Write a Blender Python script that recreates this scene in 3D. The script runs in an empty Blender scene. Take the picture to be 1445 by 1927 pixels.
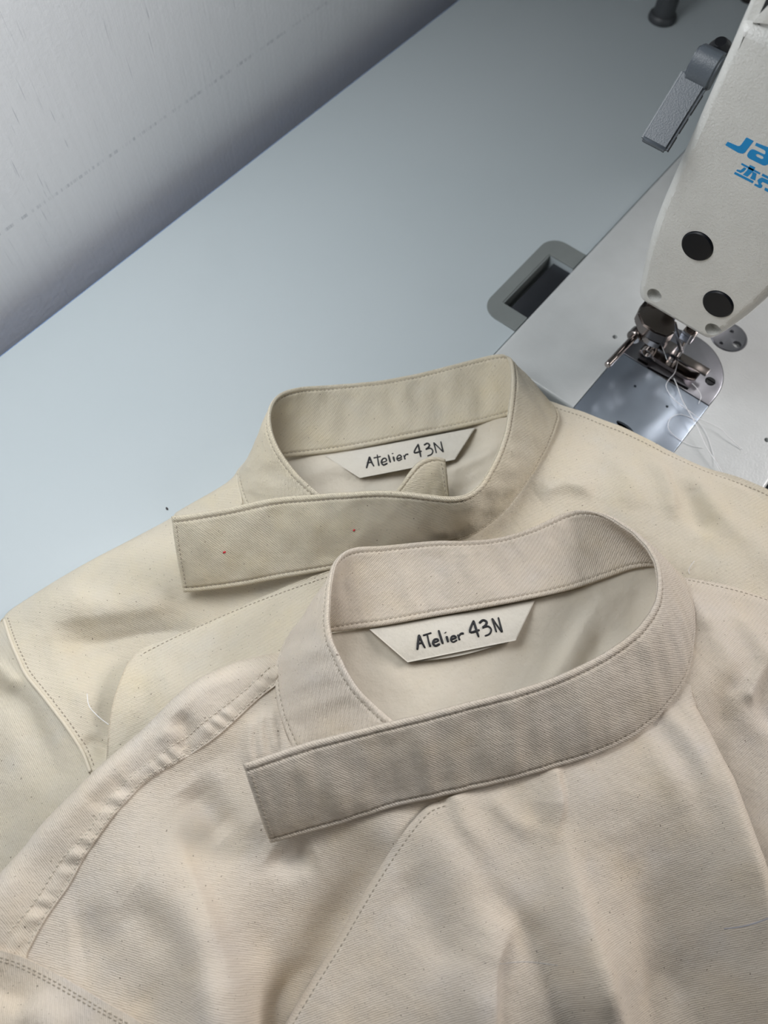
import bpy, bmesh, math
import numpy as np
from mathutils import Vector, Matrix

# ------------------------------------------------------------------ camera model (metres; z = 0 is the table top)
W, HH, F = 1445., 1927., 1447.
H = .400                                             # camera above the table
CX = np.array([0.6334154, -0.69397725, 0.34231637])  # world X in camera axes (right, down, forward)
CY = np.array([-0.7735874, -0.57855697, 0.25852342])
CZ = np.cross(CX, CY)
R = np.stack([CX, CY, CZ], 1)
EYE = np.array([0, 0, H])
def ray(p): return R.T @ np.array([p[0] - W/2, p[1] - HH/2, F])
def P(px, py, z=0.):                                  # pixel at a height z (mm) -> world point
    d = ray((px, py)); return EYE + d*((z/1000 - H)/d[2])
def PX(px, py, x):
    d = ray((px, py)); return EYE + d*(x/d[0])
def PY(px, py, y):
    d = ray((px, py)); return EYE + d*(y/d[1])
def proj(p):
    c = (np.asarray(p) - EYE) @ R.T
    return c[..., 0]/c[..., 2]*F + W/2, c[..., 1]/c[..., 2]*F + HH/2

sc = bpy.context.scene
COL = sc.collection
rng = np.random.default_rng(7)

# ------------------------------------------------------------------ object helpers
def tag(o, label=None, cat=None, kind=None, group=None):
    if label: o['label'] = label
    if cat: o['category'] = cat
    if kind: o['kind'] = kind
    if group: o['group'] = group
    return o
def empty(name, loc, label, cat, group=None):
    o = bpy.data.objects.new(name, None); COL.objects.link(o)
    o.location = loc; o.empty_display_size = .02
    return tag(o, label, cat, None, group)
def link(name, me, mat, parent=None, label=None, smooth=True):
    o = bpy.data.objects.new(name, me); COL.objects.link(o)
    if mat: me.materials.append(mat)
    if parent is not None:
        o.parent = parent
        base = Vector((0, 0, 0)); q = parent
        while q is not None: base += q.location; q = q.parent
        me.transform(Matrix.Translation(-base))
    if smooth:
        me.polygons.foreach_set('use_smooth', [True]*len(me.polygons))
    if label: o['label'] = label
    me.update()
    return o
def mesh(verts, faces, uvs=None):
    me = bpy.data.meshes.new('m')
    me.from_pydata([tuple(map(float, v)) for v in verts], [], [tuple(map(int, f)) for f in faces])
    if uvs is not None:
        uv = me.uv_layers.new(name='UVMap')
        idx = np.empty(len(me.loops), dtype=np.int32); me.loops.foreach_get('vertex_index', idx)
        uv.data.foreach_set('uv', np.asarray(uvs, dtype=np.float32)[idx].ravel())
    me.update()
    return me
def from_bm(bm, sharp=None):
    me = bpy.data.meshes.new('m'); bmesh.ops.recalc_face_normals(bm, faces=bm.faces); bm.to_mesh(me); bm.free()
    if sharp is not None: me.set_sharp_from_angle(angle=math.radians(sharp))
    return me
def box_bm(bm, lo, hi, bev=0., seg=2):
    r = bmesh.ops.create_cube(bm, size=1)
    for v in r['verts']:
        v.co = Vector([lo[i] + (v.co[i] + .5)*(hi[i] - lo[i]) for i in range(3)])
    if bev > 0:
        es = list({e for v in r['verts'] for e in v.link_edges})
        bmesh.ops.bevel(bm, geom=es, offset=bev, segments=seg, affect='EDGES', profile=.6)
def box(name, lo, hi, mat, parent=None, bev=0., seg=2, label=None):
    bm = bmesh.new(); box_bm(bm, lo, hi, bev, seg)
    return link(name, from_bm(bm, 40), mat, parent, label)
def lathe_bm(bm, prof, a, axis, n=40):               # prof: (radius, distance along axis); closed at r = 0
    axis = np.asarray(axis, float); axis /= np.linalg.norm(axis)
    t = np.array([0, 0, 1.]) if abs(axis[2]) < .9 else np.array([1., 0, 0])
    u = np.cross(axis, t); u /= np.linalg.norm(u); v = np.cross(axis, u)
    rings = []
    for r, d in prof:
        c = np.asarray(a) + axis*d
        if r < 1e-7: rings.append([bm.verts.new(c)])
        else: rings.append([bm.verts.new(c + r*(u*math.cos(k*2*math.pi/n) + v*math.sin(k*2*math.pi/n))) for k in range(n)])
    for A, B in zip(rings, rings[1:]):
        for k in range(n):
            l = (k + 1) % n
            if len(A) == 1 and len(B) > 1: bm.faces.new((A[0], B[l], B[k]))
            elif len(B) == 1 and len(A) > 1: bm.faces.new((A[k], A[l], B[0]))
            elif len(A) > 1: bm.faces.new((A[k], A[l], B[l], B[k]))
def lathe(name, prof, a, axis, mat, parent=None, n=40, label=None, sharp=35):
    bm = bmesh.new(); lathe_bm(bm, prof, a, axis, n)
    return link(name, from_bm(bm, sharp), mat, parent, label)
def tube_arrays(pts, r, n=8, cap=True):
    pts = np.asarray(pts, float); m = len(pts)
    rr = np.full(m, r) if np.isscalar(r) else np.asarray(r)
    T = np.gradient(pts, axis=0); T /= np.linalg.norm(T, axis=1)[:, None] + 1e-12
    V, Fc = [], []
    up = np.array([0, 0, 1.]) if abs(T[0][2]) < .9 else np.array([1., 0, 0])
    u = np.cross(T[0], up)
    for i in range(m):
        u = u - T[i]*(u @ T[i]); u /= np.linalg.norm(u) + 1e-12
        v = np.cross(T[i], u)
        for k in range(n):
            a = 2*math.pi*k/n; V.append(pts[i] + rr[i]*(u*math.cos(a) + v*math.sin(a)))
    for i in range(m - 1):
        for k in range(n):
            l = (k + 1) % n; Fc.append((i*n + k, i*n + l, (i + 1)*n + l, (i + 1)*n + k))
    if cap: Fc.append(tuple(range(n))[::-1]); Fc.append(tuple((m - 1)*n + k for k in range(n)))
    return np.array(V), Fc
def tubes(name, lst, mat, parent=None, n=8, label=None):   # several tubes of one part
    V, Fc, off = [], [], 0
    for pts, r in lst:
        v, f = tube_arrays(pts, r, n); V.append(v); Fc += [tuple(i + off for i in q) for q in f]; off += len(v)
    return link(name, mesh(np.concatenate(V), Fc), mat, parent, label)
def prism_bm(bm, pts, vec):                           # planar polygon (3-D points) pushed along vec
    vec = Vector(vec)
    a = [bm.verts.new(p) for p in pts]; b = [bm.verts.new(Vector(p) + vec) for p in pts]
    n = len(a)
    bm.faces.new(a[::-1]); bm.faces.new(b)
    for k in range(n): bm.faces.new((a[k], a[(k+1) % n], b[(k+1) % n], b[k]))
def prism(name, pts, vec, mat, parent=None, bev=0., seg=2, label=None, sharp=40):
    bm = bmesh.new(); prism_bm(bm, [Vector(p) for p in pts], vec)
    bmesh.ops.recalc_face_normals(bm, faces=bm.faces)
    if bev: bmesh.ops.bevel(bm, geom=bm.edges[:], offset=bev, segments=seg, affect='EDGES', profile=.6, clamp_overlap=True)
    return link(name, from_bm(bm, sharp), mat, parent, label)
def cut(o, bms):                                      # real holes: subtract the cutters and bake the result
    for bm in bms:
        c = bpy.data.objects.new('cutter', from_bm(bm)); COL.objects.link(c)
        if o.parent is not None:
            base = Vector((0, 0, 0)); q = o.parent
            while q is not None: base += q.location; q = q.parent
            c.data.transform(Matrix.Translation(-base)); c.location = base
        m = o.modifiers.new('b', 'BOOLEAN'); m.object = c; m.operation = 'DIFFERENCE'; m.solver = 'EXACT'
        bpy.context.view_layer.update()
        me = bpy.data.meshes.new_from_object(o.evaluated_get(bpy.context.evaluated_depsgraph_get()))
        o.modifiers.clear(); o.data = me
        bpy.data.objects.remove(c)
    o.data.set_sharp_from_angle(angle=math.radians(35))
def cyl_bm(c, axis, r, l, n=40):
    bm = bmesh.new(); lathe_bm(bm, [(0, -l/2), (r, -l/2), (r, l/2), (0, l/2)], c, axis, n); return bm
def cat(pts, n=8, closed=False):                      # Catmull-Rom through the points (any dimension)
    p = np.asarray(pts, float)
    if len(p) < 3: 
        t = np.linspace(0, 1, n + 1)[:, None]; return p[0]*(1 - t) + p[-1]*t
    if closed: q = np.concatenate([p[-1:], p, p[:2]])
    else: q = np.concatenate([2*p[:1] - p[1:2], p, 2*p[-1:] - p[-2:-1]])
    out = []
    for i in range(1, len(q) - 2):
        for k in range(n):
            t = k/n
            a, b, c, d = q[i-1], q[i], q[i+1], q[i+2]
            out.append(.5*(2*b + (c - a)*t + (2*a - 5*b + 4*c - d)*t*t + (3*b - a - 3*c + d)*t**3))
    if not closed: out.append(p[-1])
    return np.array(out)
def resample(p, step):
    p = np.asarray(p, float); s = np.r_[0, np.cumsum(np.linalg.norm(np.diff(p, axis=0), axis=1))]
    n = max(2, int(round(s[-1]/step)) + 1); t = np.linspace(0, s[-1], n)
    return np.stack([np.interp(t, s, p[:, i]) for i in range(p.shape[1])], 1)

# ------------------------------------------------------------------ materials
def new_mat(name):
    m = bpy.data.materials.new(name); m.use_nodes = True
    nt = m.node_tree; b = nt.nodes['Principled BSDF']
    return m, nt, b
def nd(nt, typ, **kw):
    n = nt.nodes.new(typ)
    for k, v in kw.items():
        if k in n.inputs.keys() if hasattr(n.inputs, 'keys') else False: n.inputs[k].default_value = v
        else: setattr(n, k, v)
    return n
def math_(nt, op, a, b=None, c=None, clamp=False):
    n = nt.nodes.new('ShaderNodeMath'); n.operation = op; n.use_clamp = clamp
    for i, v in enumerate((a, b, c)):
        if v is None: continue
        if isinstance(v, (int, float)): n.inputs[i].default_value = v
        else: nt.links.new(v, n.inputs[i])
    return n.outputs[0]
def mix_(nt, fac, a, b, blend='MIX'):
    n = nt.nodes.new('ShaderNodeMix'); n.data_type = 'RGBA'; n.blend_type = blend
    for i, v in ((0, fac), (6, a), (7, b)):
        if isinstance(v, (int, float)): n.inputs[i].default_value = v
        elif isinstance(v, tuple): n.inputs[i].default_value = (*v, 1) if len(v) == 3 else v
        else: nt.links.new(v, n.inputs[i])
    return n.outputs[2]
def ramp(nt, fac, a, b):
    n = nt.nodes.new('ShaderNodeMapRange'); n.inputs[1].default_value = a; n.inputs[2].default_value = b
    nt.links.new(fac, n.inputs[0]); return n.outputs[0]
def noise(nt, vec, scale, detail=3, rough=.55):
    n = nt.nodes.new('ShaderNodeTexNoise'); n.inputs['Scale'].default_value = scale
    n.inputs['Detail'].default_value = detail; n.inputs['Roughness'].default_value = rough
    if vec is not None: nt.links.new(vec, n.inputs['Vector'])
    return n.outputs['Fac']
def bump(nt, b, h, strength, dist, normal=None):
    n = nt.nodes.new('ShaderNodeBump'); n.inputs['Strength'].default_value = strength; n.inputs['Distance'].default_value = dist
    nt.links.new(h, n.inputs['Height'])
    if normal is not None: nt.links.new(normal, n.inputs['Normal'])
    if b is not None: nt.links.new(n.outputs[0], b.inputs['Normal'])
    return n.outputs[0]
def plain(name, col, rough=.5, metal=0., spec=.5, grain=None, coat=0.):
    m, nt, b = new_mat(name)
    b.inputs['Base Color'].default_value = (*col, 1); b.inputs['Roughness'].default_value = rough
    b.inputs['Metallic'].default_value = metal; b.inputs['Specular IOR Level'].default_value = spec
    b.inputs['Coat Weight'].default_value = coat; b.inputs['Coat Roughness'].default_value = .12
    tc = nt.nodes.new('ShaderNodeTexCoord')
    if grain:
        sc_, st, di = grain
        f = noise(nt, tc.outputs['Object'], sc_, 3, .6); bump(nt, b, f, st, di)
    f2 = noise(nt, tc.outputs['Object'], 60, 3)
    nt.links.new(mix_(nt, ramp(nt, f2, .3, .7), tuple(c*.96 for c in col), tuple(min(1, c*1.03) for c in col)), b.inputs['Base Color'])
    return m

def canvas(name, base, warm, cool, pitch=.00082, fleck=1., weave=.8, twill=True, mott=1.):
    m, nt, b = new_mat(name)
    b.inputs['Roughness'].default_value = .92; b.inputs['Specular IOR Level'].default_value = .18
    b.inputs['Sheen Weight'].default_value = .12; b.inputs['Sheen Roughness'].default_value = .5
    uvn = nt.nodes.new('ShaderNodeUVMap'); uv = uvn.outputs[0]
    sx = nt.nodes.new('ShaderNodeSeparateXYZ'); nt.links.new(uv, sx.inputs[0])
    wob = noise(nt, uv, 180, 2)
    u = math_(nt, 'ADD', sx.outputs[0], math_(nt, 'MULTIPLY', wob, .0005)); v = math_(nt, 'ADD', sx.outputs[1], math_(nt, 'MULTIPLY', wob, .0004))
    k = 2*math.pi/pitch
    a = math_(nt, 'SINE', math_(nt, 'MULTIPLY', u, k)); c = math_(nt, 'SINE', math_(nt, 'MULTIPLY', v, k*1.12))
    pl = math_(nt, 'MULTIPLY', a, c)
    if twill:
        d = math_(nt, 'SINE', math_(nt, 'MULTIPLY', math_(nt, 'ADD', u, v), k*.72))
        pl = math_(nt, 'ADD', math_(nt, 'MULTIPLY', pl, .6), math_(nt, 'MULTIPLY', d, .55))
    fuzz = noise(nt, uv, 1300, 3, .7)
    hgt = math_(nt, 'ADD', math_(nt, 'MULTIPLY', pl, .5), math_(nt, 'MULTIPLY', fuzz, 1.1))
    n1 = bump(nt, None, hgt, min(1., weave), .0002*max(1., weave))
    soft = noise(nt, uv, 95, 4, .6)
    s2 = noise(nt, uv, 38, 4, .62)
    n2 = bump(nt, None, soft, .5, .0016, n1); bump(nt, b, s2, .40, .0030, n2)
    # dye variation, slubs and the dark seed flecks of unbleached cotton
    mo = noise(nt, uv, 26, 3, .6)
    col = mix_(nt, ramp(nt, mo, .36, .66), warm, cool)
    col = mix_(nt, ramp(nt, noise(nt, uv, 55, 2), .3, .7), col, base)
    st = nt.nodes.new('ShaderNodeMapping'); st.inputs['Scale'].default_value = (60, 1500, 1); nt.links.new(uv, st.inputs[0])
    slub = ramp(nt, noise(nt, st.outputs[0], 1, 2), .35, .75)
    col = mix_(nt, math_(nt, 'MULTIPLY', slub, .10), col, tuple(x*.86 for x in base))
    col = mix_(nt, math_(nt, 'MULTIPLY', ramp(nt, pl, .1, -1.), min(.34, .26*weave)), col, tuple(x*.62 for x in base))
    for scale, thr, rad, amt in ((150, .66, .00030, .8), (310, .70, .00022, .7), (560, .70, .00015, .65)):
        wv = nt.nodes.new('ShaderNodeVectorMath'); wv.operation = 'ADD'; nt.links.new(uv, wv.inputs[0]); wv.inputs[1].default_value = (.3*scale/100, .7, 0)
        vo = nt.nodes.new('ShaderNodeTexVoronoi'); vo.voronoi_dimensions = '2D'; vo.inputs['Scale'].default_value = scale
        dis = nt.nodes.new('ShaderNodeVectorMath'); dis.operation = 'ADD'; nt.links.new(wv.outputs[0], dis.inputs[0])
        nz = nt.nodes.new('ShaderNodeTexNoise'); nz.inputs['Scale'].default_value = 1500; nt.links.new(uv, nz.inputs['Vector'])
        scv = nt.nodes.new('ShaderNodeVectorMath'); scv.operation = 'SCALE'; scv.inputs[3].default_value = .0009; nt.links.new(nz.outputs['Color'], scv.inputs[0])
        nt.links.new(scv.outputs[0], dis.inputs[1]); nt.links.new(dis.outputs[0], vo.inputs['Vector'])
        sc3 = nt.nodes.new('ShaderNodeSeparateColor'); nt.links.new(vo.outputs['Color'], sc3.inputs[0])
        on = math_(nt, 'GREATER_THAN', sc3.outputs[0], thr)
        size = math_(nt, 'MULTIPLY', sc3.outputs[1], rad*scale)
        near = math_(nt, 'LESS_THAN', vo.outputs['Distance'], size)
        f = math_(nt, 'MULTIPLY', math_(nt, 'MULTIPLY', on, near), amt*fleck)
        col = mix_(nt, f, col, (.13, .10, .07))
    nt.links.new(col, b.inputs['Base Color'])
    return m

CB, CWm, CC = (.70, .63, .515), (.73, .635, .48), (.70, .655, .575)
M = {}
M['canvas_rear'] = canvas('rear jacket canvas', (.69, .625, .51), (.72, .64, .485), (.68, .635, .55))
M['canvas_front'] = canvas('front jacket canvas', (.68, .605, .51), (.71, .61, .48), (.67, .615, .555))
M['collar_rear'] = canvas('rear collar canvas', (.65, .585, .46), (.675, .595, .435), (.64, .595, .50), .00088, 1., 1.05)
M['collar_front'] = canvas('front collar canvas', (.655, .58, .49), (.675, .585, .465), (.645, .59, .53), .00088, .9, 1.05)
M['lining'] = canvas('thin cotton lining', (.69, .635, .54), (.70, .635, .52), (.685, .64, .555), .00045, .25, .3, False)
M['label'] = canvas('label tape', (.70, .665, .59), (.71, .67, .58), (.69, .66, .60), .0004, .12, .22, False)
M['thread_tan'] = plain('tan sewing thread', (.36, .315, .25), .8)
M['thread_pale'] = plain('pale sewing thread', (.60, .55, .46), .8)
M['thread_white'] = plain('white sewing thread', (.9, .9, .92), .5)
M['ink'] = plain('black pen ink', (.012, .013, .016), .6)
M['red'] = plain('red pen ink', (.55, .03, .04), .7)
M['pencil'] = plain('blue grey chalk pencil', (.42, .42, .47), .8)
M['pencil_faint'] = plain('faint chalk pencil', (.56, .53, .50), .8)
M['enamel'] = plain('white textured machine enamel', (.70, .70, .67), .32, 0, .5, (900, .5, .0007), .25)
M['enamel_bed'] = plain('white machine bed enamel', (.58, .60, .60), .28, 0, .5, (700, .28, .0005), .3)
M['blue'] = plain('blue printed logo', (.006, .26, .60), .4)
M['rubber'] = plain('black rubber plug', (.003, .0045, .008), .4, 0, .3)
M['black_metal'] = plain('blackened steel', (.012, .013, .016), .3, .3)
M['grey_plastic'] = plain('grey lever plastic', (.10, .118, .138), .3, 0, .5, (1500, .35, .0003))
M['socket'] = plain('grey green rubber socket', (.215, .235, .23), .55)
M['hinge_dark'] = plain('dark steel hinge', (.06, .065, .075), .3, .6)
M['void'] = plain('dark machine cavity', (.012, .012, .014), .7)
M['gap'] = plain('dark brown gap sealing', (.045, .035, .03), .8)
M['chrome'] = plain('polished chrome', (.40, .355, .335), .12, 1.)
M['chrome_dark'] = plain('dull dark chrome', (.20, .18, .17), .2, 1.)
M['steel'] = plain('slide plate steel with sky reflection', (.36, .42, .50), .24, .7)  # bluish reflection of the sky put into the base colour
M['steel_dark_reflection'] = plain('needle plate steel with dark reflection', (.33, .335, .37), .28, 1.)  # same steel, with the head's dark reflection put into the base colour
M['post'] = plain('dark grey rest post', (.055, .06, .066), .45)
M['brown'] = plain('dark brown rubber', (.02, .015, .013), .6)
M['edge_band'] = plain('blue grey table edging', (.08, .22, .52), .5)  # blue strengthened to tint the light bounced onto the wall
M['lint'] = plain('dark lint', (.06, .055, .06), .9)
M['floor'] = plain('grey floor', (.12, .13, .14), .6)
M['blocker_grey'] = plain('grey light blocker', (.22, .225, .23), .7)  # dark grey so the added wall bounces little light
M['leg'] = plain('grey table leg', (.3, .3, .31), .5)

def clear_plastic():
    m, nt, b = new_mat('clear guard plastic')
    b.inputs['Base Color'].default_value = (.9, .93, .97, 1); b.inputs['Roughness'].default_value = .04
    b.inputs['Transmission Weight'].default_value = 1.; b.inputs['IOR'].default_value = 1.2
    return m
M['clear'] = clear_plastic()

def table_mat():
    m, nt, b = new_mat('white laminate')
    tc = nt.nodes.new('ShaderNodeTexCoord')
    f = noise(nt, tc.outputs['Object'], 5, 2); g = noise(nt, tc.outputs['Object'], 900, 2)
    col = mix_(nt, ramp(nt, f, .3, .7), (.49, .55, .575), (.51, .565, .59))
    # faint smudges rubbed into the laminate
    nt.links.new(mix_(nt, math_(nt, 'MULTIPLY', ramp(nt, noise(nt, tc.outputs['Object'], 14, 4), .60, .72), .05), col, (.38, .43, .45)), b.inputs['Base Color'])
    b.inputs['Roughness'].default_value = .42; b.inputs['Specular IOR Level'].default_value = .45
    bump(nt, b, g, .12, .0002)
    return m
M['table'] = table_mat()
def wall_mat():
    m, nt, b = new_mat('brushed white wall paint')
    tc = nt.nodes.new('ShaderNodeTexCoord'); o = tc.outputs['Object']
    mp = nt.nodes.new('ShaderNodeMapping'); mp.inputs['Scale'].default_value = (420, 1, 9); nt.links.new(o, mp.inputs[0])
    streak = noise(nt, mp.outputs[0], 1, 4, .7)
    mp2 = nt.nodes.new('ShaderNodeMapping'); mp2.inputs['Scale'].default_value = (900, 1, 30); nt.links.new(o, mp2.inputs[0])
    scr = noise(nt, mp2.outputs[0], 1, 2, .6)
    area = noise(nt, o, 9, 3)
    sx = nt.nodes.new('ShaderNodeSeparateXYZ'); nt.links.new(o, sx.inputs[0])
    scuff = math_(nt, 'MULTIPLY', ramp(nt, scr, .68, .74), ramp(nt, area, .50, .62))
    row = math_(nt, 'LESS_THAN', math_(nt, 'ABSOLUTE', math_(nt, 'SUBTRACT', sx.outputs[2], ROW_Z)), .0011)
    mp3 = nt.nodes.new('ShaderNodeMapping'); mp3.inputs['Scale'].default_value = (420, 1, 1); nt.links.new(o, mp3.inputs[0])
    row = math_(nt, 'MULTIPLY', row, ramp(nt, noise(nt, mp3.outputs[0], 1, 3, .8), .48, .62))
    col = mix_(nt, ramp(nt, streak, .3, .7), (.80, .81, .83), (.835, .845, .865))
    col = mix_(nt, math_(nt, 'MULTIPLY', scuff, .5), col, (.22, .24, .30))
    col = mix_(nt, math_(nt, 'MULTIPLY', row, .42), col, (.26, .28, .32))
    nt.links.new(col, b.inputs['Base Color'])
    b.inputs['Roughness'].default_value = .55
    h = math_(nt, 'ADD', math_(nt, 'MULTIPLY', streak, .5), math_(nt, 'MULTIPLY', noise(nt, o, 380, 3), .6))
    bump(nt, b, h, .35, .0009)
    return m
WALL_Y = .3686 + .025
ROW_Z = float(PY(300, 300 - 0, WALL_Y)[2])
ROW_Z = float(PY(250, 263, WALL_Y)[2])
M['wall'] = wall_mat()

# ------------------------------------------------------------------ the setting
def slab_with_holes(name, xs, ys, holes, z0, z1, mat, parent):
    bm = bmesh.new(); cache = {}
    def v(x, y, z):
        k = (round(x, 6), round(y, 6), round(z, 6))
        if k not in cache: cache[k] = bm.verts.new((x, y, z))
        return cache[k]
    solid = lambda i, j: 0 <= i < len(xs)-1 and 0 <= j < len(ys)-1 and (i, j) not in holes
    for i in range(len(xs)-1):
        for j in range(len(ys)-1):
            if not solid(i, j): continue
            a, b, c, d = xs[i], xs[i+1], ys[j], ys[j+1]
            bm.faces.new((v(a, c, z1), v(b, c, z1), v(b, d, z1), v(a, d, z1)))
            bm.faces.new((v(a, c, z0), v(a, d, z0), v(b, d, z0), v(b, c, z0)))
            if not solid(i-1, j): bm.faces.new((v(a, c, z0), v(a, c, z1), v(a, d, z1), v(a, d, z0)))
            if not solid(i+1, j): bm.faces.new((v(b, c, z0), v(b, d, z0), v(b, d, z1), v(b, c, z1)))
            if not solid(i, j-1): bm.faces.new((v(a, c, z0), v(b, c, z0), v(b, c, z1), v(a, c, z1)))
            if not solid(i, j+1): bm.faces.new((v(a, d, z0), v(a, d, z1), v(b, d, z1), v(b, d, z0)))
    return link(name, from_bm(bm, 30), mat, parent, smooth=False)

BZ = 4.0                                              # bed top, mm
BX0, BX1 = .2790, .757                                # machine bed
BY0, BY1 = -.0482, .1300
wall = box('wall_rear', (-1.3, WALL_Y, -.77), (2.0, WALL_Y + .1, 1.7), M['wall']); tag(wall, kind='structure')
shade_wall = box('added_shade_wall', (.83, -.16, -.77), (.93, WALL_Y - .0005, 1.7), M['blocker_grey']); tag(shade_wall, kind='structure')  # added out of view to block light over the table corner
floor = box('floor', (-1.3, -1.2, -.79), (2.0, WALL_Y + .1, -.77), M['floor']); tag(floor, kind='structure')

table = empty('sewing_table', (.35, .0, -.77), 'white laminate sewing table with the machine let into its top', 'table')
hx0, hx1 = P(1000, 592, 0)[0], P(1078, 509, 0)[0]
hx0, hx1 = .3205, .3755
hy1 = .1515
gp = .0014
slab_with_holes('table_top', [-.45, BX0 - .004, hx0, hx1, BX1 + .004, .80], [-.40, BY0 - .0042, BY1 + gp, hy1, .3686],
                {(1, 1), (2, 1), (3, 1), (2, 2)}, -.028, 0., M['table'], table)
box('edge_banding', (-.45, .3686, -.028), (.80, .3696, -.0006), M['edge_band'], table, label='blue grey edge banding')
for x in (-.40, .75):
    for y in (-.35, .32):
        box('leg', (x - .02, y - .02, -.77), (x + .02, y + .02, -.028), M['leg'], table, .002)
# socket plate the machine hinge drops into
ang = lambda cx, cy, r, a0, a1: [(cx + r*math.cos(a), cy + r*math.sin(a)) for a in np.linspace(a0, a1, 8)]
sx0, sx1, sy1 = .3065, .3915, .1600
prof = [(sx0, BY1 + gp)] + [(sx0, sy1 - .012)][:0] + ang(sx0 + .0125, sy1 - .0125, .0125, math.pi, math.pi/2) + ang(sx1 - .0125, sy1 - .0125, .0125, math.pi/2, 0) + [(sx1, BY1 + gp)]
sock = prism('hinge_socket', [(x, y, .0001) for x, y in prof], (0, 0, .0007), M['socket'], table, label='grey rubber hinge socket let into the table')
bmc = bmesh.new(); box_bm(bmc, (hx0, BY1 - .01, -.01), (hx1, hy1, .01)); cut(sock, [bmc])
bm = bmesh.new()
box_bm(bm, (hx0 + .0001, BY1 + gp, -.0135), (hx1 - .0001, hy1 - .0001, -.012))
box_bm(bm, (hx0 + .0001, hy1 - .0012, -.012), (hx1 - .0001, hy1 - .0001, .0004))
link('hinge_pocket', from_bm(bm, 30), M['socket'], table)
box('hinge_leaf', (hx0 + .001, BY1 + gp, -.0119), (hx1 - .001, hy1 - .0055, -.0030), M['hinge_dark'], table, .0008, label='dark steel hinge leaf')
# thin seal in the gap round the bed
bm = bmesh.new()
box_bm(bm, (BX0 - .0038, BY1 + .0001, -.02), (hx0 - .0002, BY1 + gp - .0001, -.0012))
box_bm(bm, (hx1 + .0002, BY1 + .0001, -.02), (BX1, BY1 + gp - .0001, -.0012))
link('gap_seal', from_bm(bm, 30), M['gap'], table, smooth=False)
box('front_gap_seal', (BX0 - .0038, BY0 - .0041, -.02), (BX1, BY0 - .0002, .0022), M['rubber'], table, .0008, label='black rubber strip along the front of the bed')

# ------------------------------------------------------------------ the sewing machine
SM = empty('sewing_machine', ((BX0 + BX1)/2, .041, -.06), 'white industrial sewing machine with blue lettering and two black plugs on its head', 'sewing machine')
bed = box('bed', (BX0, BY0, -.06), (BX1, BY1, BZ/1000), M['enamel_bed'], SM, .0022, 4)
nx0 = .3341
py0, py1 = .0056, .0688
ndl_c, ndl_r = .3445, (py1 - py0)/2
ymid = (py0 + py1)/2
def dshape(off=0., x0=nx0):
    a = np.linspace(-math.pi/2, math.pi/2, 28)
    return [(x0 - off, py0 - off)] + [(ndl_c + (ndl_r + off)*math.cos(t), ymid + (ndl_r + off)*math.sin(t)) for t in a] + [(x0 - off, py1 + off)]
cs = []
b1 = bmesh.new(); prism_bm(b1, [Vector((x, y, BZ/1000 - .0022)) for x, y in dshape(.0004)], (0, 0, .01)); bmesh.ops.recalc_face_normals(b1, faces=b1.faces); cs.append(b1)
b1 = bmesh.new(); box_bm(b1, (BX0 - .01, py0 - .0004, BZ/1000 - .0022), (nx0 + .002, py1 + .0004, .02)); cs.append(b1)
b1 = bmesh.new(); box_bm(b1, (BX0 + .006, py0 + .004, -.03), (nx0 + .004, py1 - .004, .0028)); cs.append(b1)
for q, r in (((1157, 634), .0016), ((1100, 655), 0), ((1443, 828), .0016)):
    if r: cs.append(cyl_bm(P(*q, BZ), (0, 0, 1), r, .03, 24))
ccen = (P(1332, 640, BZ) + P(1403, 640, BZ))/2
ccen = P(1371, 634, BZ); crad = .0118
cs.append(cyl_bm(ccen, (0, 0, 1), crad + .0002, .004, 48))
cut(bed, cs)
link('hook_cavity', (lambda bm: (box_bm(bm, (BX0 + .0061, py0 + .0041, -.0299), (nx0 + .0039, py1 - .0041, -.0292)), from_bm(bm))[1])(bmesh.new()), M['void'], SM)
slide = box('slide_plate', (BX0 + .0004, py0, BZ/1000 - .0018), (nx0 - .00025, py1, BZ/1000 + .0001), M['steel'], SM, .0003, 2, label='satin steel slide plate with an oval finger hole')
el = bmesh.new(); c0 = P(1176, 804, BZ)
e1, e2 = P(1160, 792, BZ), P(1192, 815, BZ); ax = (e2 - e1)/2; aw = np.array([-ax[1], ax[0], 0]); aw = aw/np.linalg.norm(aw)*.0021
prism_bm(el, [Vector(c0 + ax*math.cos(t) + aw*math.sin(t) + np.array([0, 0, -.01])) for t in np.linspace(0, 2*math.pi, 33)[:-1]], (0, 0, .02)); bmesh.ops.recalc_face_normals(el, faces=el.faces)
cut(slide, [el] + [cyl_bm(P(*q, BZ), (0, 0, 1), .0009, .02, 20) for q in ((1195, 727), (1255, 765))])
plate = prism('needle_plate', [(x, y, BZ/1000 - .0018) for x, y in dshape(0, nx0 + .0002)], (0, 0, .0021), M['steel_dark_reflection'], SM, .0004, 3, label='rounded steel needle plate under the foot')
def slot_bm(p, q, w):
    p, q = P(*p, BZ), P(*q, BZ); d = (q - p)/np.linalg.norm(q - p); n = np.array([-d[1], d[0], 0])*w/2
    b = bmesh.new(); prism_bm(b, [Vector(v - np.array([0, 0, .01])) for v in (p + n, p - n, q - n, q + n)], (0, 0, .02)); bmesh.ops.recalc_face_normals(b, faces=b.faces); return b
cut(plate, [slot_bm((1200, 676), (1218, 687), .0018), slot_bm((1207, 669), (1226, 681), .0018), slot_bm((1213, 662), (1226, 670), .0018),
            slot_bm((1217, 692), (1294, 733), .0022), cyl_bm(P(1336, 718, BZ), (0, 0, 1), .0033, .02, 32)])
sc_ = P(1336, 718, BZ - 1)
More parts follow.
